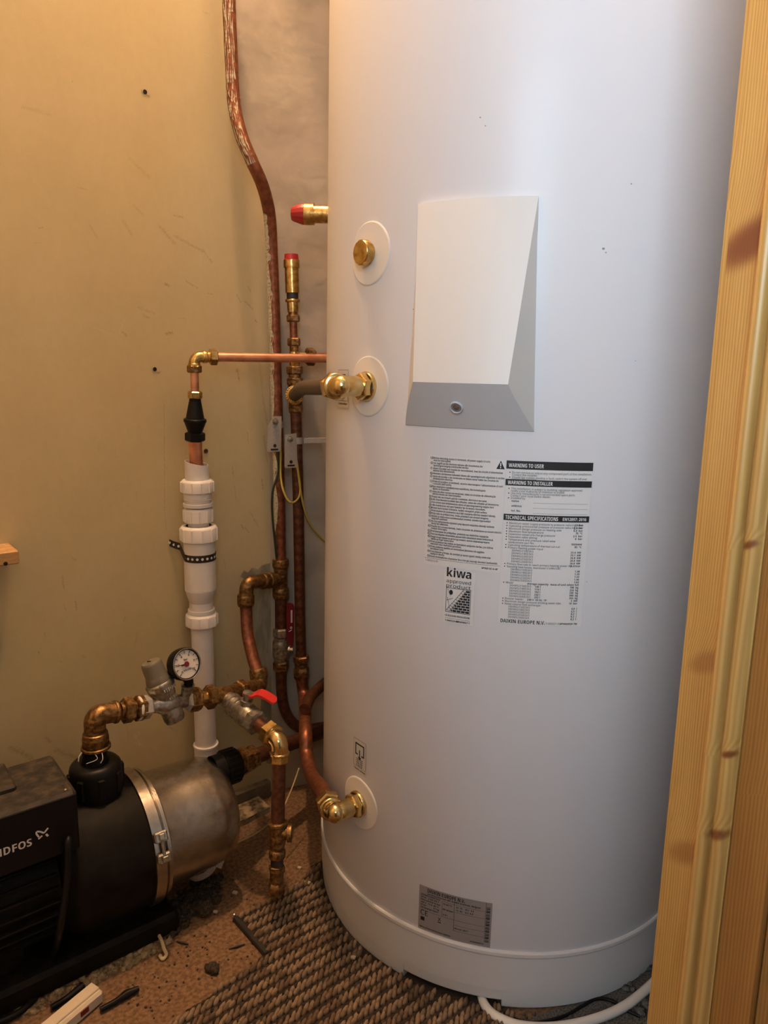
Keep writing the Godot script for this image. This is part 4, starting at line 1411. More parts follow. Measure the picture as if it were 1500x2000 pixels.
	part(s, "band", st, M.black_steel)
	part(s, "punched_holes", holes, M.pvc, "pale pipe showing through round holes")

func earthing() -> void:
	# two earth clamps with metal tags
	for q in [[[536, 813], [550, 813], [549, 882], [522, 883], 537, 823, "earth_clamp", "bright metal earth tag clamped on the painted copper riser", 0.040], [[557, 849], [579, 846], [581, 913], [556, 914], 566, 858, "earth_clamp", "dull metal earth tag clamped on the dark standpipe beside the riser", 0.062]]:
		var off: float = q[8]
		var a := lw(q[0][0], q[0][1], off)
		var b := lw(q[1][0], q[1][1], off)
		var c := lw(q[2][0], q[2][1], off + 0.006)
		var d := lw(q[3][0], q[3][1], off + 0.006)
		var t := thing(q[6], q[7], "clamp", c, "earth clamps on the copper pipes")
		var n := (b - a).cross(d - a).normalized()
		if n.dot(CAM - a) < 0:
			n = -n
		var a2 := a
		if q[4] == 537:
			a2 = lw(524, 831, off)
		var poly := [a2, a, b, c.lerp(b, 0.05), c.lerp(d, 0.1), d.lerp(c, 0.1), d.lerp(a2, 0.05)] if q[4] == 537 else [a, b, c.lerp(b, 0.04), c.lerp(d, 0.08), d.lerp(c, 0.08), d.lerp(a, 0.04)]
		var st := tools()
		prism(st, poly, n, 0.0008)
		var tag := part(t, "tag", st, M.zinc, "embossed metal warning tag")
		st = tools()
		for i in 9:
			for k in 5:
				if (i + k * 2) % 3 == 0:
					continue
				var f := 0.25 + 0.05 * i
				var p := a.lerp(d, f).lerp(b.lerp(c, f), 0.16 + 0.15 * k)
				ball(st, p, 0.0011, n, 0.5, 6)
		part(tag, "embossed_text", st, M.zinc)
		st = tools()
		var hole := d.lerp(a, 0.17).lerp(c.lerp(b, 0.17), 0.5)
		lathe(st, hole, n, rings([0, 0.0032, 0.0003, 0.0032, 0.0003, 0.0001]), 14)
		var u := (c - d).normalized()
		block(st, d.lerp(a, 0.065).lerp(c.lerp(b, 0.065), 0.5), u * 0.0075, n * 0.0004, n.cross(u) * 0.0015, 0.0001)
		part(tag, "slot", st, M.dark_hole)
		st = tools()
		var so := lw(q[4], q[5], off + 0.001)
		lathe(st, so, n, rings([0, 0.0055, 0.0025, 0.0055, 0.0030, 0.0038, 0.0055, 0.0034, 0.0060, 0.002, 0.0060, 0.0001]), 14)
		part(t, "screw", st, M.nickel)
		# strap round the pipe
		st = tools()
		var pc := lw(541, 829, 0.022) if q[4] == 537 else bw(579, 860, 0.036)
		lathe(st, pc - UP * 0.006, UP, rings([0, 0.0112, 0, 0.0120, 0.012, 0.0120, 0.012, 0.0112]), 24)
		part(t, "strap", st, M.zinc)
		if q[4] != 537:
			st = tools()
			block(st, pc + db * 0.032 + nb * 0.010, db * 0.021, UP * 0.0048, nb * 0.0005, 0.0003)
			part(t, "strap_end", st, M.zinc)
	# green and yellow earth wires
	var w := thing("earth_wire", "dark green earth wire hanging from the bright tag down beside the riser", "wire", lw(535, 1060, 0.03))
	var st := tools()
	tube(st, curve([lw(541, 872, 0.037), lw(542, 890, 0.040), lw(544, 915, 0.040), lw(540, 935, 0.040), lw(533, 957, 0.038), lw(531, 985, 0.036), lw(533, 1020, 0.034), lw(537, 1060, 0.030), lw(540, 1090, 0.026)], 8), 0.0021, 10)
	part(w, "sheath", st, M.wire_green)
	w = thing("earth_wire", "yellow and green earth wire looping between the two metal tags", "wire", lw(567, 980, 0.05))
	var loop := curve([lw(547, 872, 0.037), lw(548, 890, 0.040), lw(548, 930, 0.042), lw(553, 958, 0.048), lw(563, 978, 0.054), lw(575, 980, 0.060), lw(585, 966, 0.064), lw(585, 940, 0.064), lw(579, 912, 0.062), lw(576, 900, 0.059)], 8)
	two_tone(w, loop, 0.0022)
	w = thing("earth_wire", "yellow and green earth wire running from the dull tag behind the tank", "wire", lw(603, 1015, 0.06))
	two_tone(w, curve([lw(579, 900, 0.059), lw(581, 915, 0.064), lw(587, 960, 0.064), lw(596, 1000, 0.058), lw(610, 1030, 0.050), lw(634, 1057, 0.04), lw(660, 1075, 0.04)], 8), 0.0022)
	w = thing("earth_wire", "thin pale wire slanting down behind the drain pipe to the skirting", "wire", fl(500, 1640, 0.01))
	st = tools()
	tube(st, curve([at(584, 1500, 1.29), at(572, 1535, 1.27), at(557, 1570, 1.25), at(545, 1590, 1.24), fl(500, 1628, 0.016), fl(440, 1655, 0.015), fl(400, 1668, 0.015)], 8), 0.0014, 8)
	part(w, "sheath", st, M.wire_pale)
func two_tone(w: Node3D, pts: Array, r: float) -> void:
	var st := tools()
	tube(st, pts, r, 12)
	var s := part(w, "sheath", st, M.wire_green)
	st = tools()
	flakes(st, pts, r * 1.06, func(_f): return -70.0, func(_f): return 38.0)
	part(s, "yellow_stripe", st, M.wire_yellow, "yellow stripe of the sheath")

func lower_pipes() -> void:
	# suction pipe from the pump to behind the tank
	var a := on_plane(455, 1494, nl, pump_o())
	var b := lw(648, 1421, 0.083)
	var ax := (b - a).normalized()
	var t := thing("suction_pipe", "dark copper pipe running level from the pump union to behind the tank", "pipe", a)
	var st := tools()
	tube(st, [a + ax * 0.03, b, b + dl * 0.08], 0.0135, 20)
	part(t, "pipe", st, M.copper_dark)
	st = tools()
	lathe(st, a - ax * 0.004, ax, rings([0, 0.001, 0, 0.0255, 0.0035, 0.0260, 0.0042, 0.0235, 0.0042, 0.001]), 28)
	part(t, "sealing_tape", st, M.tape, "ring of white thread tape")
	st = tools()
	lathe(st, a, ax, rings([0, 0.019, 0.012, 0.019, 0.012, 0.0001]), 24)
	nut(st, a + ax * 0.022, ax, 0.018, 0.024)
	part(t, "adaptor", st, M.brass_old)
	st = tools()
	nut(st, a + ax * 0.042, ax, 0.016, 0.0215)
	part(t, "compression_nut", st, M.brass_old)

# ---------------------------------------------------------------- cold line above the pump
func line_p(f: float) -> Vector3:                                       # along the level run above the pump, 0 elbow .. 1 tee
	return lw(184, 1397, 0.165).lerp(lw(430, 1358, 0.150), f)
func cold_line() -> void:
	var E := line_p(0.0)
	var X := line_p(1.0)
	var ax := (X - E).normalized()
	var L := (X - E).length()
	var px := func(x: float): return (x - 184.0) / 246.0 * L
	var t := thing("brass_elbow", "aged brass elbow and nuts rising from the pump's black outlet nut", "pipe fitting", E - UP * 0.06)
	var st := tools()
	tube(st, bends([E - UP * 0.028, E, E + ax * 0.030], 0.026, 10), 0.0150, 26)
	part(t, "elbow", st, M.brass_old)
	st = tools()
	collar(st, E + ax * 0.031, ax, 0.006, 0.0168)
	part(t, "elbow_collar", st, M.brass_old)
	for x in [243.0, 265.0]:
		st = tools()
		nut(st, E + ax * px.call(x), ax, 0.0165, 0.0192)
		part(t, "compression_nut", st, M.brass_old)
	st = tools()
	lathe(st, E + ax * px.call(228), ax, rings([0, 0.013, px.call(268) - px.call(228), 0.013, px.call(268) - px.call(228), 0.001]), 20)
	part(t, "pipe", st, M.brass_old)
	st = tools()
	lathe(st, E - UP * 0.026, -UP, rings([0, 0.0152, 0.001, 0.0172, 0.006, 0.0178, 0.008, 0.0185]), 28)
	lathe(st, E - UP * 0.034, -UP, rings([0, 0.0185, 0.012, 0.0185, 0.0135, 0.0165]), 6, true, 0.25)
	lathe(st, E - UP * 0.046, -UP, rings([0, 0.0180, 0.001, 0.0205, 0.004, 0.0208, 0.005, 0.0190, 0.005, 0.001]), 28)
	part(t, "threaded_adaptor", st, M.brass_old)
	st = tools()
	tube(st, curve([E + Vector3(-0.014, -0.050, 0.013), E + Vector3(-0.018, -0.056, 0.016), E + Vector3(-0.019, -0.063, 0.017)], 4), 0.0009, 6)
	tube(st, curve([E + Vector3(0.006, -0.050, 0.019), E + Vector3(0.010, -0.056, 0.022), E + Vector3(-0.004, -0.061, 0.026)], 4), 0.0004, 6)
	tube(st, curve([E + Vector3(0.014, -0.050, 0.014), E + Vector3(0.016, -0.058, 0.017), E + Vector3(0.013, -0.064, 0.018)], 4), 0.0006, 6)
	part(t, "thread_tape", st, M.tape, "loose strands of white thread tape")
	# pressure reducing valve
	var o = E + ax * px.call(321)
	var v := thing("pressure_reducing_valve", "dull grey pressure reducing valve with plastic cap on the brass line", "valve", o - UP * 0.03)
	var tilt := (UP * 0.95 - cx * 0.33 - ax * 0.02).normalized()
	st = tools()
	lathe(st, o - ax * 0.040, ax, rings([0.006, 0.010, 0.02, 0.0115, 0.032, 0.017, 0.046, 0.017, 0.058, 0.0115, 0.072, 0.010]), 26)
	lathe(st, o, tilt, rings([-0.031, 0.001, -0.031, 0.010, -0.0295, 0.0145, -0.024, 0.0162, -0.010, 0.0162, -0.004, 0.0150, 0.002, 0.0155, 0.018, 0.0178, 0.027, 0.0212, 0.034, 0.0222, 0.0365, 0.0222, 0.0385, 0.0205, 0.0385, 0.001]), 32)
	var body := part(v, "valve_body", st, M.nickel)
	for s in [-1.0, 1.0]:
		st = tools()
		nut(st, o + ax * 0.0385 * s, ax, 0.017, 0.0178, 0.1)
		part(v, "end_hexagon", st, M.zinc)
		st = tools()
		collar(st, o + ax * 0.049 * s, ax, 0.0045, 0.0182)
		part(v, "sealing_tape", st, M.tape)
	st = tools()
	lathe(st, o + tilt * 0.038, tilt, rings([0, 0.001, 0, 0.0188, 0.004, 0.0190, 0.010, 0.0172, 0.012, 0.0166, 0.030, 0.0156, 0.033, 0.0150, 0.035, 0.0132, 0.0353, 0.0001]), 32)
	var cap := part(v, "cap", st, M.grey_cap, "grey plastic adjusting cap")
	st = tools()
	block(st, o + tilt * 0.0735, cx * 0.005, tilt * 0.0004, tilt.cross(cx) * 0.0013, 0.0001)
	part(cap, "slot", st, M.dark_hole)
	st = tools()
	var to = (CAM - o).normalized()
	var rt := tilt.cross(to).normalized()
	if rt.dot(cx) < 0:
		rt = -rt
	var tf = (to - tilt * to.dot(tilt)).normalized()
	for l in [[0.0265, 0.0214, 8, 0.0028, 0.10], [0.0105, 0.0168, 5, 0.0024, 0.30]]:   # raised cast characters, worn past reading
		for i in int(l[2]):
			var a: float = l[4] + i * 0.0034 / l[1]
			var d = tf * cos(a) + rt * sin(a)
			var hh: float = l[3] * (1.0 if i % 3 else 0.7)
			block(st, o + tilt * l[0] + d * l[1], tilt * hh, d * 0.0009, tilt.cross(d) * (0.0006 if i % 2 else 0.0010), 0.0003)
	part(body, "cast_lettering", st, M.zinc)
	# gauge branch and gauge
	var gb = o + ax * 0.030 + UP * 0.006
	var gd := (UP * 0.96 + cx * 0.12 + nl * 0.12).normalized()
	st = tools()
	lathe(st, gb - gd * 0.012, gd, rings([0, 0.009, 0.014, 0.0085, 0.024, 0.0092, 0.032, 0.0092, 0.032, 0.0105, 0.035, 0.0105, 0.035, 0.0001]), 20)
	part(v, "gauge_boss", st, M.nickel)
	var fd = (CAM - (gb + gd * 0.07)).normalized()
	fd = (fd + cx * 0.80 + UP * 0.02).normalized()
	var gc := at(364, 1296, 0)
	var gp := on_plane(366, 1297, nl, o + nl * 0.012)
	var g := thing("pressure_gauge", "round black-cased pressure gauge with white dial and red hub", "gauge", gb + gd * 0.02)
	st = tools()
	tube(st, curve([gb + gd * 0.018, gb + gd * 0.03, gp - fd * 0.014 - UP * 0.018], 5), 0.0072, 14)
	part(g, "stem", st, M.black_plastic)
	st = tools()
	lathe(st, gp - fd * 0.024, fd, rings([0, 0.001, 0, 0.0205, 0.003, 0.0235, 0.010, 0.0252, 0.0215, 0.0255, 0.0235, 0.0248, 0.0235, 0.0225, 0.0215, 0.0215]), 44)
	part(g, "case", st, M.black_plastic)
	st = tools()
	lathe(st, gp - fd * 0.0030, fd, rings([0, 0.0223, 0.0024, 0.0228, 0.0030, 0.0238, 0.0026, 0.0246]), 44)
	part(g, "bezel", st, M.nickel)
	st = tools()
	lathe(st, gp - fd * 0.003, fd, rings([0, 0.0224, 0.0003, 0.0224, 0.0003, 0.0001]), 44)
	var dial := part(g, "dial", st, M.dial, "white printed dial")
	var gu = (UP - fd * UP.dot(fd)).normalized()
	var gr = gu.cross(fd).normalized()
	if gr.dot(cx) < 0:
		gr = -gr
	st = tools()
	var gz = gp - fd * 0.0020
	for i in 11:
		var a := deg_to_rad(225.0 - 27.0 * i)
		var d = gr * cos(a) + gu * sin(a)
		block(st, gz + d * 0.0188, d * 0.0020, d.cross(fd) * 0.0004, fd * 0.0002, 0.00005)
		if i % 2 == 0:
			var lp = gz + d * 0.0142
			letters(st, str(i), 0.0050, true, func(x, y): return lp + gr * x + gu * y, func(_x): return fd, 1)
	var bl = gz - gu * 0.0085
	letters(st, "bar", 0.0045, true, func(x, y): return gz + gu * 0.0075 + gr * x + gu * y, func(_x): return fd, 1)
	letters(st, "kPa x100", 0.0042, true, func(x, y): return bl + gr * x + gu * y, func(_x): return fd, 1, 0.014)
	part(dial, "scale_print", st, M.ink)
	st = tools()
	lathe(st, gp - fd * 0.002, fd, rings([0, 0.0042, 0.0012, 0.0040, 0.0013, 0.0001]), 20)
	block(st, gp - fd * 0.0012 + (-gr * 0.98 + gu * 0.02) * 0.0055, gr * 0.0045, gu * 0.0014, fd * 0.0003, 0.0001)
	part(dial, "red_hub", st, M.red_dull)
	st = tools()
	block(st, gp - fd * 0.0006 + (-gr * 0.99 + gu * 0.10) * 0.0110, (-gr * 0.99 + gu * 0.10) * 0.0075, gu * 0.00055, fd * 0.0002, 0.0001)
	part(dial, "needle", st, M.ink)
	# fittings right of the valve, tee, and elbow up to the riser branch
	var u := thing("brass_tee", "dark aged brass tee and nuts between reducing valve and ball valve", "pipe fitting", X - UP * 0.03)
	for x in [[373.0, 0.020, 0.0192], [408.0, 0.016, 0.0195]]:
		st = tools()
		nut(st, E + ax * px.call(x[0]), ax, x[1], x[2], 0.15)
		part(u, "compression_nut", st, M.brass_old)
	for x in [366.0, 380.0]:
		st = tools()
		collar(st, E + ax * px.call(x), ax, 0.006, 0.0185)
		part(u, "nut_ring", st, M.brass_old)
	st = tools()
	lathe(st, E + ax * px.call(380), ax, rings([0, 0.0108, 0.03, 0.0108, 0.03, 0.001]), 20)
	part(u, "pipe", st, M.brass)
	var Y := lw(470, 1348, 0.128)
	var V := lw(508, 1340, 0.112)
	st = tools()
	tube(st, bends([X - ax * 0.022, X + ax * 0.012, Y, V, lw(507, 1322, 0.104)], 0.02, 6), 0.0132, 20)
	part(u, "tee_body", st, M.brass_old)
	st = tools()
	nut(st, Y, (V - Y).normalized(), 0.018, 0.0178)
	part(u, "compression_nut", st, M.brass_old)
	st = tools()
	var ud := (lw(504, 1312, 0.100) - lw(507, 1335, 0.106)).normalized()
	collar(st, lw(505, 1316, 0.101), ud, 0.020, 0.0160)
	part(u, "elbow_collar", st, M.brass_old)
	# ball valve towards the room, brass elbow and drain leg
	var Z := at(546, 1447, 1.10)
	var S := lw(440, 1364, 0.150)
	var vx := (Z - S).normalized()
	var VL := (Z - S).length()
	var w := thing("drain_valve", "dull nickel ball valve with a bright red lever angled off the tee", "valve", S)
	st = tools()
	lathe(st, S, vx, rings([0, 0.0145, VL * 0.1, 0.0150, VL * 0.11, 0.0175, VL * 0.16, 0.0175, VL * 0.17, 0.0155, VL * 0.20, 0.0155, VL * 0.21, 0.0178, VL * 0.25, 0.0178, VL * 0.26, 0.0158, VL * 0.30, 0.0160, VL * 0.34, 0.0190, VL * 0.44, 0.0195, VL * 0.50, 0.0172, VL * 0.52, 0.0172, VL * 0.52, 0.001]), 30)
	part(w, "valve_body", st, M.nickel)
	st = tools()
	nut(st, S + vx * VL * 0.56, vx, VL * 0.12, 0.0205, 0.1)
	part(w, "end_nut", st, M.nickel)
	st = tools()
	var sp := S + vx * VL * 0.38
	var su := (lw(478, 1350, 0.20) - sp)
	su = (su - vx * su.dot(vx)).normalized()
	lathe(st, sp, su, rings([0.012, 0.010, 0.026, 0.010, 0.027, 0.006, 0.034, 0.006, 0.034, 0.0085, 0.039, 0.0080, 0.040, 0.0001]), 16)
	part(w, "spindle", st, M.nickel)
	st = tools()
	var lc := sp + su * 0.0365
	var far := at(539, 1371, (lc - CAM).dot(-cz) - 0.005)
	var lx := (far - lc).normalized()
	var ln := (su - lx * su.dot(lx)).normalized()
	var lz := ln.cross(lx)
	var len := (far - lc).length()
	var lev := curve([lc - lx * 0.006 , lc + lx * len * 0.18, lc + lx * len * 0.38 + ln * 0.007, lc + lx * len * 0.65 + ln * 0.006, far], 6)
	var n := lev.size()
	var wid := func(f: float): return lerpf(0.0066, 0.0102, clampf((f - 0.1) / 0.35, 0, 1)) * (1.0 if f < 0.9 else sqrt(max(0.04, 1.0 - pow((f - 0.9) / 0.1, 2.0))))
	for i in n - 1:
		var f0 := float(i) / (n - 1)
		var f1 := float(i + 1) / (n - 1)
		var w0b: float = wid.call(f0)
		var w1b: float = wid.call(f1)
		var p: Vector3 = lev[i]
		var q: Vector3 = lev[i + 1]
		var nn := (q - p).cross(lz).normalized()
		if nn.dot(ln) < 0:
			nn = -nn
		face(st, p - lz * w0b + nn * 0.0018, q - lz * w1b + nn * 0.0018, q + lz * w1b + nn * 0.0018, p + lz * w0b + nn * 0.0018, nn)
		face(st, p - lz * w0b - nn * 0.0018, q - lz * w1b - nn * 0.0018, q + lz * w1b - nn * 0.0018, p + lz * w0b - nn * 0.0018, -nn)
		for s in [-1.0, 1.0]:
			face(st, p + lz * w0b * s + nn * 0.0018, q + lz * w1b * s + nn * 0.0018, q + lz * w1b * s - nn * 0.0018, p + lz * w0b * s - nn * 0.0018, lz * s)
	face(st, far - lz * wid.call(1.0) + ln * 0.0018, far + lz * wid.call(1.0) + ln * 0.0018, far + lz * wid.call(1.0) - ln * 0.0018, far - lz * wid.call(1.0) - ln * 0.0018, lx)
	part(w, "lever", st, M.red_lever, "bright red lever handle")
	var dr := thing("drain_pipe", "upright dark copper drain pipe with bright brass elbow above and closed fittings below", "pipe", at(540, 1745, 1.10))
	st = tools()
	tube(st, [S + vx * VL * 0.6, S + vx * VL * 0.86], 0.0110, 20)
	part(dr, "upper_pipe", st, M.copper_dark)
	st = tools()
	nut(st, S + vx * VL * 0.84, vx, 0.018, 0.0195)
	part(dr, "elbow_nut", st, M.brass)
	st = tools()
	tube(st, bends([S + vx * VL * 0.86, Z, Z - UP * 0.026], 0.020, 10), 0.0132, 24)
	part(dr, "elbow", st, M.brass_bright)
	st = tools()
	collar(st, Z - vx * 0.017, vx, 0.008, 0.0158)
	collar(st, Z - UP * 0.020, UP, 0.006, 0.0150)
	part(dr, "elbow_collar", st, M.brass_bright)
	stack(dr, at(545, 1465, 1.103), at(540, 1745, 1.10), 1465, 1745, [["compression_nut", "brass_bright", 1464, 1472, 17, 17, "t"], ["compression_nut", "brass", 1471, 1491, 18.5, 18.5, "n"], ["pipe", "copper_dark", 1489, 1610, 13.6, 13.6, "t"], ["tee_rim", "brass_old", 1605, 1614, 20, 20, "c"], ["tee_body", "brass_old", 1612, 1640, 17.5, 16.5, "t"], ["tee_body", "brass_old", 1640, 1660, 16.5, 14, "t"], ["compression_nut", "brass_old", 1659, 1676, 16.5, 16.5, "c"], ["neck", "black_steel", 1675, 1692, 12.5, 12.5, "t"], ["end_fitting", "brass_old", 1690, 1702, 16.5, 16.5, "n"], ["end_fitting", "brass_old", 1701, 1724, 13.5, 13.5, "t"], ["end_cap", "brass_old", 1723, 1746, 17, 17, "n"]])
	st = tools()
	var so := at(543, 1627, 1.10)
	lathe(st, so, cx, rings([0, 0.010, 0.014, 0.010, 0.015, 0.0135, 0.021, 0.0135, 0.022, 0.010, 0.022, 0.0001]), 18)
	part(dr, "side_boss", st, M.brass_old)
# ---------------------------------------------------------------- pump
func pump_o() -> Vector3:
	return fl(268, 1632, 0.13)
func pl(s: float, y: float, n: float) -> Vector3:                       # pump coordinates: along, up, out of the wall
	return pump_o() + dl * s + UP * y + nl * n
func pump() -> void:
	var o := pump_o()
	var t := thing("water_pump", "black booster pump with stainless steel chamber on the floor by the wall", "pump", Vector3(o.x, 0, o.z))
	var st := tools()
	var r := 0.098
	lathe(st, o, dl, rings([-0.128, 0.03, -0.128, 0.070, -0.124, 0.084, -0.112, 0.094, -0.10, r, -0.062, r + 0.001, -0.010, r, -0.008, r - 0.003]), 64)
	block(st, pl(-0.055, -0.065, 0), dl * 0.05, UP * 0.065, nl * 0.055, 0.01)
	part(t, "pump_head", st, M.pump_black, "black pump head casing")
	st = tools()
	lathe(st, o, dl, rings([-0.010, r - 0.004, -0.009, r + 0.0045, 0.006, r + 0.0045, 0.007, r - 0.002, 0.010, r - 0.003, 0.011, r + 0.001, 0.016, r + 0.001, 0.019, r - 0.006]), 64)
	var band := part(t, "clamp_band", st, M.steel, "steel clamp band")
	st = tools()
	for i in [0, 1]:
		var a := deg_to_rad(28.0 if i == 0 else 12.0)
		var d := nl * cos(a) + UP * sin(a)
		var e := -nl * sin(a) + UP * cos(a)
		block(st, o + dl * 0.001 + d * (r + 0.008), dl * 0.0095, d * 0.004, e * 0.0075, 0.002)
		block(st, o + dl * 0.001 + d * (r + 0.013), dl * 0.004, d * 0.003, e * 0.0045, 0.001)
	var am := deg_to_rad(20.0)
	var dm := nl * cos(am) + UP * sin(am)
	var em := -nl * sin(am) + UP * cos(am)
	lathe(st, o + dl * 0.001 + dm * (r + 0.010) - em * 0.02, em, rings([0, 0.0001, 0, 0.0026, 0.04, 0.0026, 0.04, 0.0001]), 10)
	part(band, "band_screw", st, M.nickel)
	st = tools()
	lathe(st, o, dl, rings([0.015, 0.092, 0.018, 0.090, 0.022, 0.0885, 0.06, 0.0875, 0.105, 0.086, 0.118, 0.0845, 0.128, 0.081, 0.136, 0.075, 0.142, 0.066, 0.145, 0.052, 0.146, 0.03, 0.146, 0.001]), 64)
	part(t, "steel_chamber", st, M.steel, "tarnished stainless steel chamber")
	# outlet union on top
	var c := pl(-0.056, 0.094, 0.0)
	st = tools()
	lathe(st, c, UP, rings([-0.012, 0.036, 0.006, 0.036, 0.006, 0.001]), 32)
	part(t, "outlet_neck", st, M.pump_black)
	st = tools()
	lathe(st, c, UP, rings([0.004, 0.030, 0.004, 0.0365, 0.008, 0.0372, 0.040, 0.0365, 0.046, 0.0350, 0.050, 0.0315, 0.052, 0.026, 0.052, 0.0195, 0.064, 0.0175, 0.067, 0.0175, 0.067, 0.001]), 36)
	for i in 8:
		var a := TAU * i / 8.0 + 0.2
		var d := Vector3(cos(a), 0, sin(a))
		block(st, c + UP * 0.024 + d * 0.037, UP * 0.015, d * 0.0022, UP.cross(d) * 0.005, 0.0015)
	part(t, "outlet_nut", st, M.black_plastic, "large black plastic union nut")
	# suction union at the far end
	var s := pl(0.140, 0.0615, 0)
	st = tools()
	lathe(st, s, dl, rings([-0.012, 0.026, 0.006, 0.026, 0.006, 0.0285, 0.030, 0.0275, 0.033, 0.025, 0.033, 0.001]), 32)
	for i in 20:
		var a := TAU * i / 20.0
		var d := UP * cos(a) + nl * sin(a)
		block(st, s + dl * 0.018 + d * 0.0283, dl * 0.011, d * 0.0012, dl.cross(d) * 0.0018, 0.0005)
	part(t, "suction_nut", st, M.black_plastic, "ribbed black union nut")
	# motor with cooling ribs
	st = tools()
	lathe(st, o, dl, rings([-0.36, 0.001, -0.36, 0.060, -0.35, 0.072, -0.13, 0.074, -0.125, 0.06]), 40)
	part(t, "motor", st, M.pump_black)
	for i in 9:
		st = tools()
		var a := deg_to_rad(-62.0 + 13.0 * i)
		var d := nl * cos(a) + UP * sin(a)
		block(st, o - dl * 0.245 + d * 0.077, dl * 0.112, d * 0.006, dl.cross(d) * 0.0016, 0.0008)
		part(t, "cooling_rib", st, M.pump_black)
	# terminal box with a raised lid
	var f := -0.106
	var n0 := -0.032
	var n1 := 0.087
	var yt := 0.160
	st = tools()
	block(st, pl(f - 0.12, yt - 0.042, (n0 + n1) * 0.5), dl * 0.12, UP * 0.042, nl * (n1 - n0) * 0.5, 0.005)
	var tb := part(t, "terminal_box", st, M.pump_top, "dusty black terminal box")
	st = tools()
	block(st, pl(f - 0.150, yt + 0.003, n0 + 0.036), dl * 0.088, UP * 0.005, nl * 0.036, 0.003)
	part(tb, "lid", st, M.pump_top)
	st = tools()
	block(st, pl(f - 0.12, yt - 0.043, n1 + 0.0005), dl * 0.1185, UP * 0.0395, nl * 0.0012, 0.001)
	part(tb, "front_plate", st, M.black_plastic)
	st = tools()
	ball(st, pl(f - 0.012, yt + 0.0005, n1 - 0.010), 0.0024, UP, 0.6, 8)
	part(tb, "screw", st, M.nickel)
	# the maker's lettering on the front of the box, running out of the picture
	var bl := on_plane(0, 1658, nl, pl(0, 0, n1 + 0.002))
	var pn := pl(0, 0, n1 + 0.0022)
	var at_px := func(x: float, y: float): return on_plane(x, y, nl, pn)
	var e0: Vector3 = at_px.call(62, 1643)
	var s0: Vector3 = at_px.call(2, 1660)
	var run := (e0 - s0)
	run.y = 0
	st = tools()
	var u := dl
	letters(st, "GRUNDFOS", 0.0145, true, func(x, y): return e0 + u * x + UP * (y - 0.001), func(_x): return nl, 2, run.length() * 2.05)
	var logo := func(x0: float, y0: float, x1: float, y1: float, w: float):
		var a: Vector3 = at_px.call(x0, y0)
		var b: Vector3 = at_px.call(x1, y1)
		var d := (b - a).normalized()
		var pp := nl.cross(d) * w
		face(st, a - pp, b - pp, b + pp, a + pp, nl)
	logo.call(94, 1617, 86, 1627, 0.0011)
	logo.call(86, 1627, 79, 1624.5, 0.0011)
	logo.call(79, 1624.5, 72, 1624, 0.0011)
	logo.call(72, 1624, 70.5, 1628, 0.0011)
	logo.call(70.5, 1628, 76, 1635, 0.0011)
	logo.call(82.5, 1632, 75, 1639, 0.0011)
	logo.call(90, 1629, 94, 1633, 0.0013)
	part(tb, "lettering", st, M.pale_ink, "pale grey lettering and emblem")
	# foot
	st = tools()
	block(st, pl(-0.17, -0.1115, 0.005), dl * 0.20, UP * 0.018, nl * 0.078, 0.006)
	block(st, pl(-0.25, -0.085, 0.0), dl * 0.08, UP * 0.03, nl * 0.05, 0.008)
	part(t, "foot", st, M.pump_black)
	# mains lead
	var l := thing("power_lead", "black mains lead hanging from the pump's terminal box onto the floor", "cable", fl(60, 1975, 0.005))
	st = tools()
	tube(st, curve([on_plane(134, 1628, nl, pl(0, 0, n1 - 0.012)), on_plane(133, 1645, nl, pl(0, 0, n1 + 0.006)), on_plane(132, 1700, nl, pl(0, 0, 0.100)), on_plane(126, 1760, nl, pl(0, 0, 0.105)), on_plane(114, 1830, nl, pl(0, 0, 0.105)), fl(100, 1880, 0.02), fl(78, 1935, 0.006), fl(45, 1972, 0.006), fl(0, 1996, 0.006), fl(-60, 2015, 0.006)], 8), 0.0046, 12)
	part(l, "cable", st, M.black_plastic)

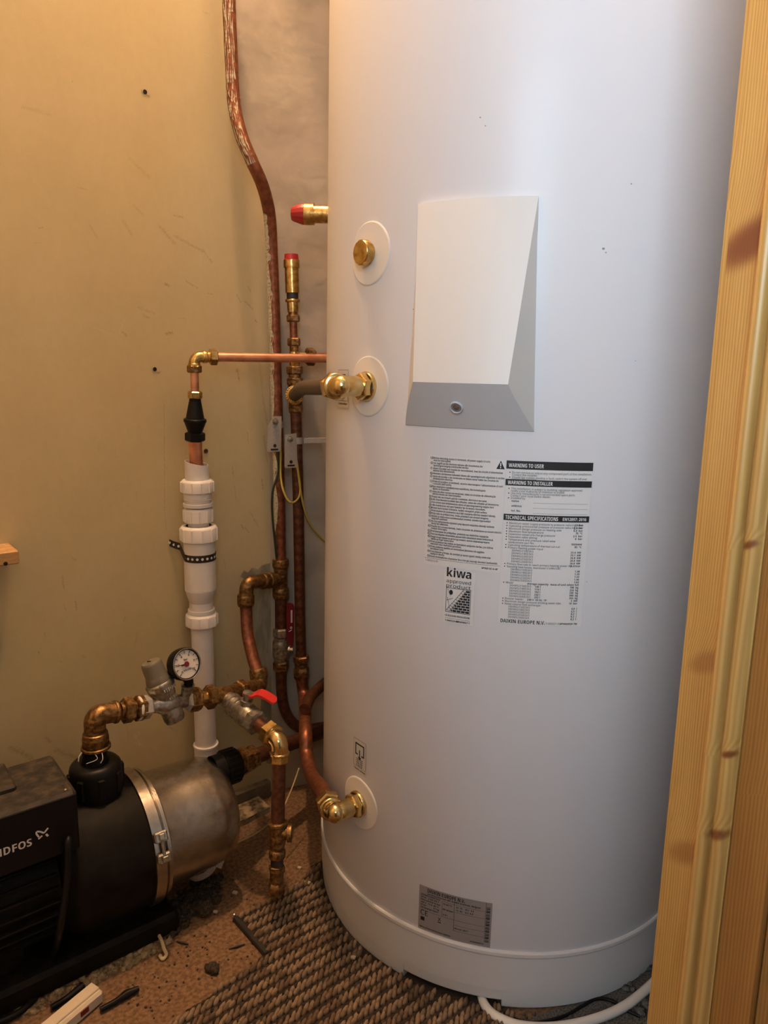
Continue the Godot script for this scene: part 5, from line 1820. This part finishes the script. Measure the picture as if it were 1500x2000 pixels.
# ---------------------------------------------------------------- carpet
func carpet() -> void:
	var t := thing("carpet_remnant", "ribbed brown and beige looped carpet remnant under the tank's edge", "carpet", fl(640, 1850))
	var poly3 := [fl(468, 1792), fl(522, 1868), fl(470, 1905), fl(395, 1960), fl(300, 2025), Vector3(-0.22, 0, -0.70), Vector3(0.05, 0, -0.66), Vector3(0.12, 0, -0.75), Vector3(0.19, 0, -0.82), Vector3(0.05, 0, -0.97), Vector3(-0.06, 0, -1.05), Vector3(-0.085, 0, -1.13), fl(616, 1690), fl(590, 1725), fl(530, 1762)]
	var p2 := PackedVector2Array()
	var up := []
	for p in poly3:
		p2.append(Vector2(p.x, p.z))
		up.append(Vector3(p.x, 0.0025, p.z))
	var st := tools()
	prism(st, up, UP, 0.0025)
	part(t, "backing", st, M.carpet_back)
	# yarn loops in rows parallel to the wall
	var blob := tools()
	var nz := noise(2.2, 2, 3)
	var rows := []
	for i in 7:
		var a := PI * i / 6.0
		var ring := []
		for k in 9:
			var b := TAU * k / 8.0
			var d := Vector3(cos(a), sin(a) * sin(b), sin(a) * cos(b))
			var rr := 1.0 + 0.22 * nz.get_noise_3d(d.x * 1.4, d.y * 1.4, d.z * 1.4)
			ring.append([d * rr, d])
		rows.append(ring)
	for i in 6:
		for k in 8:
			quad(blob, rows[i][k][0], rows[i][k + 1][0], rows[i + 1][k + 1][0], rows[i + 1][k][0], rows[i][k][1], rows[i][k + 1][1], rows[i + 1][k + 1][1], rows[i + 1][k][1])
	var xs := []
	var cs := []
	var org := Vector3(-0.10, 0, -0.92)
	var pitch := 0.0172
	var cn := noise(1.0, 2, 9)
	for i in range(-23, 24):
		for k in range(-60, 60):
			for sub in 2:
				var along := k * 0.0098 + (0.0049 if i % 2 else 0.0) + rng.randf_range(-0.001, 0.001)
				var p := org + nl * (i * pitch + rng.randf_range(-0.0006, 0.0006) + (sub - 0.5) * 0.0042) + dl * (along + sub * 0.004)
				if not Geometry2D.is_point_in_polygon(Vector2(p.x, p.z), p2) or Vector2(p.x - TC.x, p.z - TC.z).length() < TR + 0.004:
					continue
				var b := Basis(dl * 0.0060 * rng.randf_range(0.85, 1.15), UP * 0.0062 * rng.randf_range(0.8, 1.15), nl * 0.0036).rotated(UP, rng.randf_range(0.25, 0.75))
				xs.append(Transform3D(b, Vector3(p.x, 0.0045, p.z)))
				var v := rng.randf_range(0.75, 1.15)
				var tone := cn.get_noise_2d(p.x * 14.0, p.z * 14.0)
				var c := Color(0.33, 0.235, 0.145) * v if tone > -0.2 else Color(0.22, 0.145, 0.085) * v
				c.a = 1.0
				cs.append(c)
		# darker low row between the ribs
		for k in range(-80, 80):
			var p := org + nl * ((i + 0.5) * pitch) + dl * (k * 0.0074)
			if Geometry2D.is_point_in_polygon(Vector2(p.x, p.z), p2) and Vector2(p.x - TC.x, p.z - TC.z).length() > TR + 0.004:
				xs.append(Transform3D(Basis(dl * 0.0048, UP * 0.0024, nl * 0.0036).rotated(UP, rng.randf_range(-0.5, 0.5)), Vector3(p.x, 0.0033, p.z)))
				cs.append(Color(0.05, 0.032, 0.02) * rng.randf_range(0.6, 1.3))
	var mm := MultiMesh.new()
	mm.transform_format = MultiMesh.TRANSFORM_3D
	mm.use_colors = true
	mm.mesh = blob.commit()
	mm.instance_count = xs.size()
	for i in xs.size():
		mm.set_instance_transform(i, xs[i])
		mm.set_instance_color(i, cs[i])
	var pile := MultiMeshInstance3D.new()
	pile.name = "pile"
	pile.multimesh = mm
	pile.material_override = M.pile
	pile.set_meta("kind", "stuff")
	pile.set_meta("label", "rows of brown and beige yarn loops")
	t.add_child(pile)
	pile.position = -t.position

# ---------------------------------------------------------------- small things
func pebble(st: SurfaceTool, p: Vector3, r: float, sd: float) -> void:
	var nz := noise(1.0, 2, int(sd * 100) + 1)
	var rows := []
	for i in 6:
		var a := PI * i / 5.0
		var ring := []
		for k in 8:
			var b := TAU * k / 7.0 if k < 7 else 0.0
			var d := Vector3(sin(a) * cos(b), cos(a) * 0.7, sin(a) * sin(b))
			ring.append(p + UP * r * 0.55 + d * r * (1.0 + 0.55 * nz.get_noise_3d(d.x * 2 + sd, d.y * 2, d.z * 2)))
		rows.append(ring)
	for i in 5:
		for k in 7:
			var a: Vector3 = rows[i][k]
			var b: Vector3 = rows[i][k + 1]
			var c: Vector3 = rows[i + 1][k + 1]
			var d: Vector3 = rows[i + 1][k]
			var n := ((a + b + c + d) * 0.25 - p - UP * r * 0.55).normalized()
			quad(st, a, b, c, d, n, n, n, n)
func one(called: String, label: String, category: String, p: Vector3, st: SurfaceTool, m: Material, group := "") -> void:
	var t := thing(called, label, category, p, group)
	part(t, called.trim_suffix("_fragment") if false else "body", st, m)

func small_things() -> void:
	# shelf ends on the left wall
	for q in [[18.0, 1060.0, 40.0, 1075.0, 0.0195, "pine shelf end fixed to the cream wall, the upper of two"], [-12.0, 1228.0, 4.0, 1240.0, 0.014, "pine shelf end fixed to the cream wall, the lower of two"]]:
		var pb := lw(q[0], q[1], 0.0)
		var pf := fl(q[2], q[3], pb.y)
		var deep: float = (pf - pb).dot(nl)
		var t := thing("shelf_end", q[5], "shelf", pb - UP * q[4])
		var st := tools()
		block(st, pb + nl * deep * 0.5 - dl * 0.2 - UP * q[4] * 0.5, dl * 0.2, UP * q[4] * 0.5, nl * deep * 0.5, 0.0015)
		var b := part(t, "board", st, M.plank)
		st = tools()
		ball(st, fl(11, 1101, pb.y - q[4] + 0.003) if q[0] > 0 else pb + nl * deep - dl * 0.05 - UP * q[4] * 0.6, 0.003, nl, 0.4, 10)
		part(b, "knot", st, M.dark_hole)
	# screw holes and plugs in the wall
	for q in [[285, 180, 0.0065, "plaster hole torn in the wall, high left of the copper riser"], [304, 721, 0.0065, "torn plug hole in the wall left of the brass elbow"], [402, 881, 0.0040, "brown screw head in the wall beside the short copper drop"]]:
		var p := lw(q[0], q[1])
		var t := thing("wall_plug" if q[2] > 0.005 else "wall_screw", q[3], "plug" if q[2] > 0.005 else "screw", p)
		var st := tools()
		if q[2] > 0.005:
			var poly := []
			for i in 9:
				var a := TAU * i / 9.0
				poly.append(p + nl * 0.0006 + (dl * cos(a) * 1.15 + UP * sin(a)) * q[2] * (0.75 + 0.3 * sin(a * 2.0 + q[0])))
			prism(st, poly, nl, 0.0004)
			part(t, "broken_plaster", st, M.chip, "pale broken edge")
			st = tools()
			lathe(st, p - dl * 0.0015 + nl * 0.0002, nl, rings([0, 0.0036, 0.0007, 0.0032, 0.0008, 0.0001]), 10)
			part(t, "hole", st, M.dark_hole)
		else:
			lathe(st, p - nl * 0.001, nl, rings([0, 0.0042, 0.0016, 0.0042, 0.0022, 0.0030, 0.0016, 0.0012, 0.0016, 0.0001]), 12)
			part(t, "head", st, M.copper_dark)
	# cream extension block with a red neon window
	var a := fl(204, 1957)
	var b := fl(153, 2001)
	var ex := (a - b).normalized()
	var ez := ex.cross(UP).normalized()
	if ez.dot(CAM - a) < 0:
		ez = -ez
	var t := thing("extension_block", "cream plastic extension block with a small dark red window on the floor", "socket block", b)
	var st := tools()
	block(st, a - ex * 0.12 - ez * 0.012 + UP * 0.0095, ex * 0.12, UP * 0.0095, ez * 0.012, 0.003)
	var bd := part(t, "housing", st, M.cream_plastic)
	st = tools()
	block(st, a - ex * 0.12 - ez * 0.014 + UP * 0.020, ex * 0.118, UP * 0.002, ez * 0.008, 0.001)
	part(bd, "top_ridge", st, M.cream_plastic)
	st = tools()
	block(st, a - ex * 0.030 + UP * 0.0105, ex * 0.0062, UP * 0.0038, ez * 0.0006, 0.0003)
	part(bd, "neon_window", st, M.red_lamp, "dark red window")
	# black off-cuts either side of the block
	for q in [[[100, 1968], [128, 1952], [152, 1934], [162, 1926], "black rubbery off-cut lying behind the cream extension block"], [[196, 1972], [225, 1956], [250, 1940], [271, 1930], "slim black stick lying on the boards beside the cream block"]]:
		t = thing("black_offcut", q[4], "scrap", fl(q[0][0], q[0][1]))
		st = tools()
		var pts := []
		for i in 4:
			pts.append(fl(q[i][0], q[i][1], 0.006))
		var cv := curve(pts, 6)
		var rr := []
		for i in cv.size():
			var f := float(i) / (cv.size() - 1)
			rr.append(lerpf(0.0038, 0.0062, f) if q[0][0] == 100 else (0.0036 + 0.0022 * exp(-pow((f - 0.62) * 7.0, 2.0))))
		tube(st, cv, rr, 10)
		part(t, "strip", st, M.black_plastic)
	# black metal gripper bar along the carpet's edge
	t = thing("gripper_bar", "thin black metal bar lying along the carpet's cut edge", "bar", fl(495, 1830))
	st = tools()
	var g0 := fl(459, 1793, 0.004)
	var g1 := fl(521, 1864, 0.004)
	var gx := (g1 - g0).normalized()
	block(st, (g0 + g1) * 0.5, (g1 - g0) * 0.5, UP * 0.004, gx.cross(UP) * 0.004, 0.001)
	part(t, "bar", st, M.black_steel)
	st = tools()
	ball(st, g0 + UP * 0.005 - gx * 0.002, 0.0035, UP, 0.7, 8)
	part(t, "nail_head", st, M.nickel)
	# crumpled pale tag under the pump
	t = thing("paper_tag", "crumpled pale printed tag hanging under the steel chamber", "tag", fl(395, 1700))
	st = tools()
	var tp := [at(418, 1672, 1.16), at(420, 1685, 1.15), at(412, 1700, 1.145), at(398, 1711, 1.14), at(380, 1716, 1.14), at(364, 1708, 1.145)]
	var tc := curve(tp, 5)
	for i in tc.size() - 1:
		var f := float(i) / tc.size()
		var up2 := (UP * 0.9 + nl * 0.3 - dl * lerpf(0.9, 0.1, f)).normalized() * 0.009
		face(st, tc[i] - up2, tc[i + 1] - up2, tc[i + 1] + up2, tc[i] + up2)
		face(st, tc[i] - up2 - nl * 0.0006, tc[i + 1] - up2 - nl * 0.0006, tc[i + 1] + up2 - nl * 0.0006, tc[i] + up2 - nl * 0.0006)
	block(st, at(430, 1685, 1.15), (cx * 0.8 - cy * 0.3) * 0.006, (cy * 0.8 + cx * 0.3) * 0.010, cz * 0.0005, 0.0002)
	part(t, "paper", st, M.tag_paper)
	# white waste hose and thin black cable at the foot of the tank
	t = thing("white_cable", "thick white cable curving from the tank's base cut-out to the door frame", "cable", fl(1060, 2010))
	st = tools()
	tube(st, curve([tk(-12.0, 0.006, TR - 0.03), fl(944, 1957, 0.006), fl(966, 1983, 0.0065), fl(1015, 2003, 0.0065), fl(1085, 2006, 0.0065), fl(1160, 1991, 0.0065), fl(1225, 1962, 0.0065), fl(1282, 1914, 0.0065), fl(1330, 1868, 0.0065)], 8), 0.0062, 14)
	part(t, "cable", st, M.white_cable)
	t = thing("thin_black_wire", "thin black wire lying between the tank's foot and the white cable", "wire", fl(1100, 1988))
	st = tools()
	tube(st, curve([fl(990, 1985, 0.003), fl(1040, 1998, 0.003), fl(1100, 1985, 0.003), fl(1135, 1966, 0.003), fl(1165, 1951, 0.003), fl(1195, 1955, 0.003), fl(1222, 1972, 0.003), fl(1250, 1985, 0.003)], 8), 0.0022, 8)
	part(t, "wire", st, M.black_plastic)
	# grit under the tank's right side
	st = tools()
	var gp := [fl(1030, 1990, 0.0012), fl(1130, 1955, 0.0012), fl(1230, 1915, 0.0012), fl(1300, 1855, 0.0012), Vector3(0.6, 0.0012, -0.9), Vector3(0.45, 0.0012, -0.72), Vector3(0.2, 0.0012, -0.72)]
	prism(st, gp, UP, 0.0012)
	var gg := part(thing("grit_patch", "grey gritty rubble on the floor between tank and door frame", "rubble", fl(1230, 1950)), "grit", st, M.grit)
	gg.set_meta("kind", "stuff")
	st = tools()
	for i in 420:
		var x := rng.randf_range(1020, 1300)
		var p := fl(x, rng.randf_range(1870, 2010))
		if Vector2(p.x - TC.x, p.z - TC.z).length() > TR + 0.006:
			pebble(st, p, rng.randf_range(0.0008, 0.0028), i * 0.37)
	var g2 := part(gg.get_parent(), "fine_rubble", st, M.grit)
	g2.set_meta("kind", "stuff")
	var stones := [[1245, 1905, 0.006], [1262, 1893, 0.008], [1235, 1935, 0.005], [1222, 1935, 0.006], [1262, 1968, 0.009], [1250, 1980, 0.007], [1228, 1925, 0.0055]]
	for q in stones:
		st = tools()
		pebble(st, fl(q[0], q[1]), q[2], q[0] * 0.1)
		one("rubble_stone", "small grey lump of rubble on the grit beside the white cable", "stone", fl(q[0], q[1]), st, M.grit, "rubble stones by the tank's foot")
	# pale plaster chips on carpet and boards
	for q in [[600, 1728, 0.010, "angular pale plaster chip behind the carpet's far edge"], [585, 1697, 0.006, "small pale plaster chip standing near the tank's back foot"], [690, 1872, 0.006, "small cream chip lying on the carpet loops near the tank"], [459, 1746, 0.007, "cream chip on the brown boards near the drain leg"], [300, 1808, 0.005, "tiny cream chip at the edge of the pump's dust"], [421, 1783, 0.006, "curved cream chip by the black clod under the pump"]]:
		st = tools()
		var p := fl(q[0], q[1], 0.006 if q[0] == 690 else 0.0)
		block(st, p + UP * q[2] * 0.35, (cx + cz * 0.4) * q[2] * 0.55, UP * q[2] * 0.35, (cz - cx * 0.4) * q[2] * 0.38, q[2] * 0.15)
		one("plaster_chip", q[3], "chip", p, st, M.chip)
	# dust, dirt and crumbs along the pump's foot
	t = thing("dust_heap", "dark fluffy dust and dirt heaped under the pump's chamber", "dust", fl(380, 1770))
	st = tools()
	for i in 260:
		var x := rng.randf_range(0, 1)
		var p := fl(lerpf(300, 425, x) + rng.randf_range(-30, 14), lerpf(1830, 1735, x) + rng.randf_range(-28, 22))
		pebble(st, p - UP * 0.002, rng.randf_range(0.002, 0.0095), i * 0.61 + 3.0)
	var dd := part(t, "dust", st, M.dust)
	dd.set_meta("kind", "stuff")
	t = thing("frayed_underlay", "frayed brown underlay strip along the pump's front foot", "underlay", fl(230, 1890))
	st = tools()
	for i in 520:
		var x := rng.randf()
		var p := fl(lerpf(40, 325, x) + rng.randf_range(-10, 10), lerpf(1965, 1828, x) + rng.randf_range(-16, 24))
		pebble(st, p - UP * 0.002, rng.randf_range(0.0018, 0.006), i * 0.29 + 9.0)
	dd = part(t, "fibre", st, M.ledge)
	dd.set_meta("kind", "stuff")
	for q in [[400, 1782, 0.016, "round black clod of dirt beside the pump's foot"], [418, 1898, 0.008, "dark oblong clod on the bare boards before the carpet"], [412, 1895, 0.009, "dark grey crumb joined to the oblong clod on the boards"]]:
		st = tools()
		pebble(st, fl(q[0], q[1]), q[2], q[0] * 0.07)
		one("dirt_clod", q[3], "dirt", fl(q[0], q[1]), st, M.dust)
	t = thing("frayed_string", "short pale frayed string end standing out of the dust", "string", fl(322, 1868))
	st = tools()
	tube(st, curve([fl(310, 1826, 0.012), fl(316, 1838, 0.012), fl(320, 1852, 0.008), fl(325, 1864, 0.004), fl(318, 1873, 0.003), fl(312, 1866, 0.003)], 6), 0.0026, 8)
	for k in 3:
		tube(st, [fl(311, 1828, 0.012), fl(306 + k * 4, 1820, 0.014)], 0.001, 6)
	part(t, "strand", st, M.chip)
	for q in [[447, 1853, 478, 1844, "thin dark splinter on the boards beside the black bar"], [345, 1838, 368, 1844, "thin dark splinter in the dust by the pump"]]:
		t = thing("splinter", q[4], "splinter", fl(q[0], q[1]))
		st = tools()
		tube(st, [fl(q[0], q[1], 0.002), fl((q[0] + q[2]) * 0.5, (q[1] + q[3]) * 0.5, 0.003), fl(q[2], q[3], 0.002)], [0.0008, 0.0017, 0.001], 8)
		part(t, "sliver", st, M.black_steel)
	# crumbs scattered over the boards
	st = tools()
	for i in 260:
		var p := fl(rng.randf_range(250, 600), rng.randf_range(1690, 1990))
		pebble(st, p - UP * 0.0004, rng.randf_range(0.0006, 0.0019), i * 0.77)
	t = thing("scattered_crumbs", "dark crumbs scattered over the bare brown boards", "crumbs", fl(420, 1850))
	dd = part(t, "crumbs", st, M.dust)
	dd.set_meta("kind", "stuff")
# an unseen chest added behind the camera; it keeps the window's light off the lower part of the cupboard
func chest() -> void:
	var c := Vector3(0.06, 0, 0.36)
	var t := thing("added_shade_chest", "unseen dark chest of drawers added behind the camera to keep daylight off the lower tank", "chest", c)
	var st := tools()
	block(st, c + UP * 0.50, Vector3(0.27, 0, 0), UP * 0.50, Vector3(0, 0, 0.16), 0.006)
	part(t, "carcass", st, M.dark_wood)
	for i in 4:
		st = tools()
		block(st, c + Vector3(0, 0.14 + i * 0.225, -0.165), Vector3(0.245, 0, 0), UP * 0.105, Vector3(0, 0, 0.008), 0.004)
		var d := part(t, "drawer", st, M.dark_wood)
		for x in [-0.13, 0.13]:
			st = tools()
			ball(st, c + Vector3(x, 0.14 + i * 0.225, -0.185), 0.014)
			part(d, "knob", st, M.brass_old)
# an unseen board added over the tank: its edge throws the slanting shadow on the back wall
func shadow_board() -> void:
	var a := bw(560, 0)
	var b := bw(640, 300)
	var e0 := LAMP.lerp(a - (b - a) * 0.5, 0.5)
	var e1 := LAMP.lerp(b + (b - a) * 0.1, 0.5)
	var w := (db * 0.14 + nb * 0.02)
	var t := thing("added_shadow_board", "unseen board added over the tank to cast the slanting wall shadow", "board", e1)
	var st := tools()
	prism(st, [e0, e0 + w, e1 + w, e1], (e1 - e0).cross(w).normalized(), 0.018)
	part(t, "board", st, M.plank)
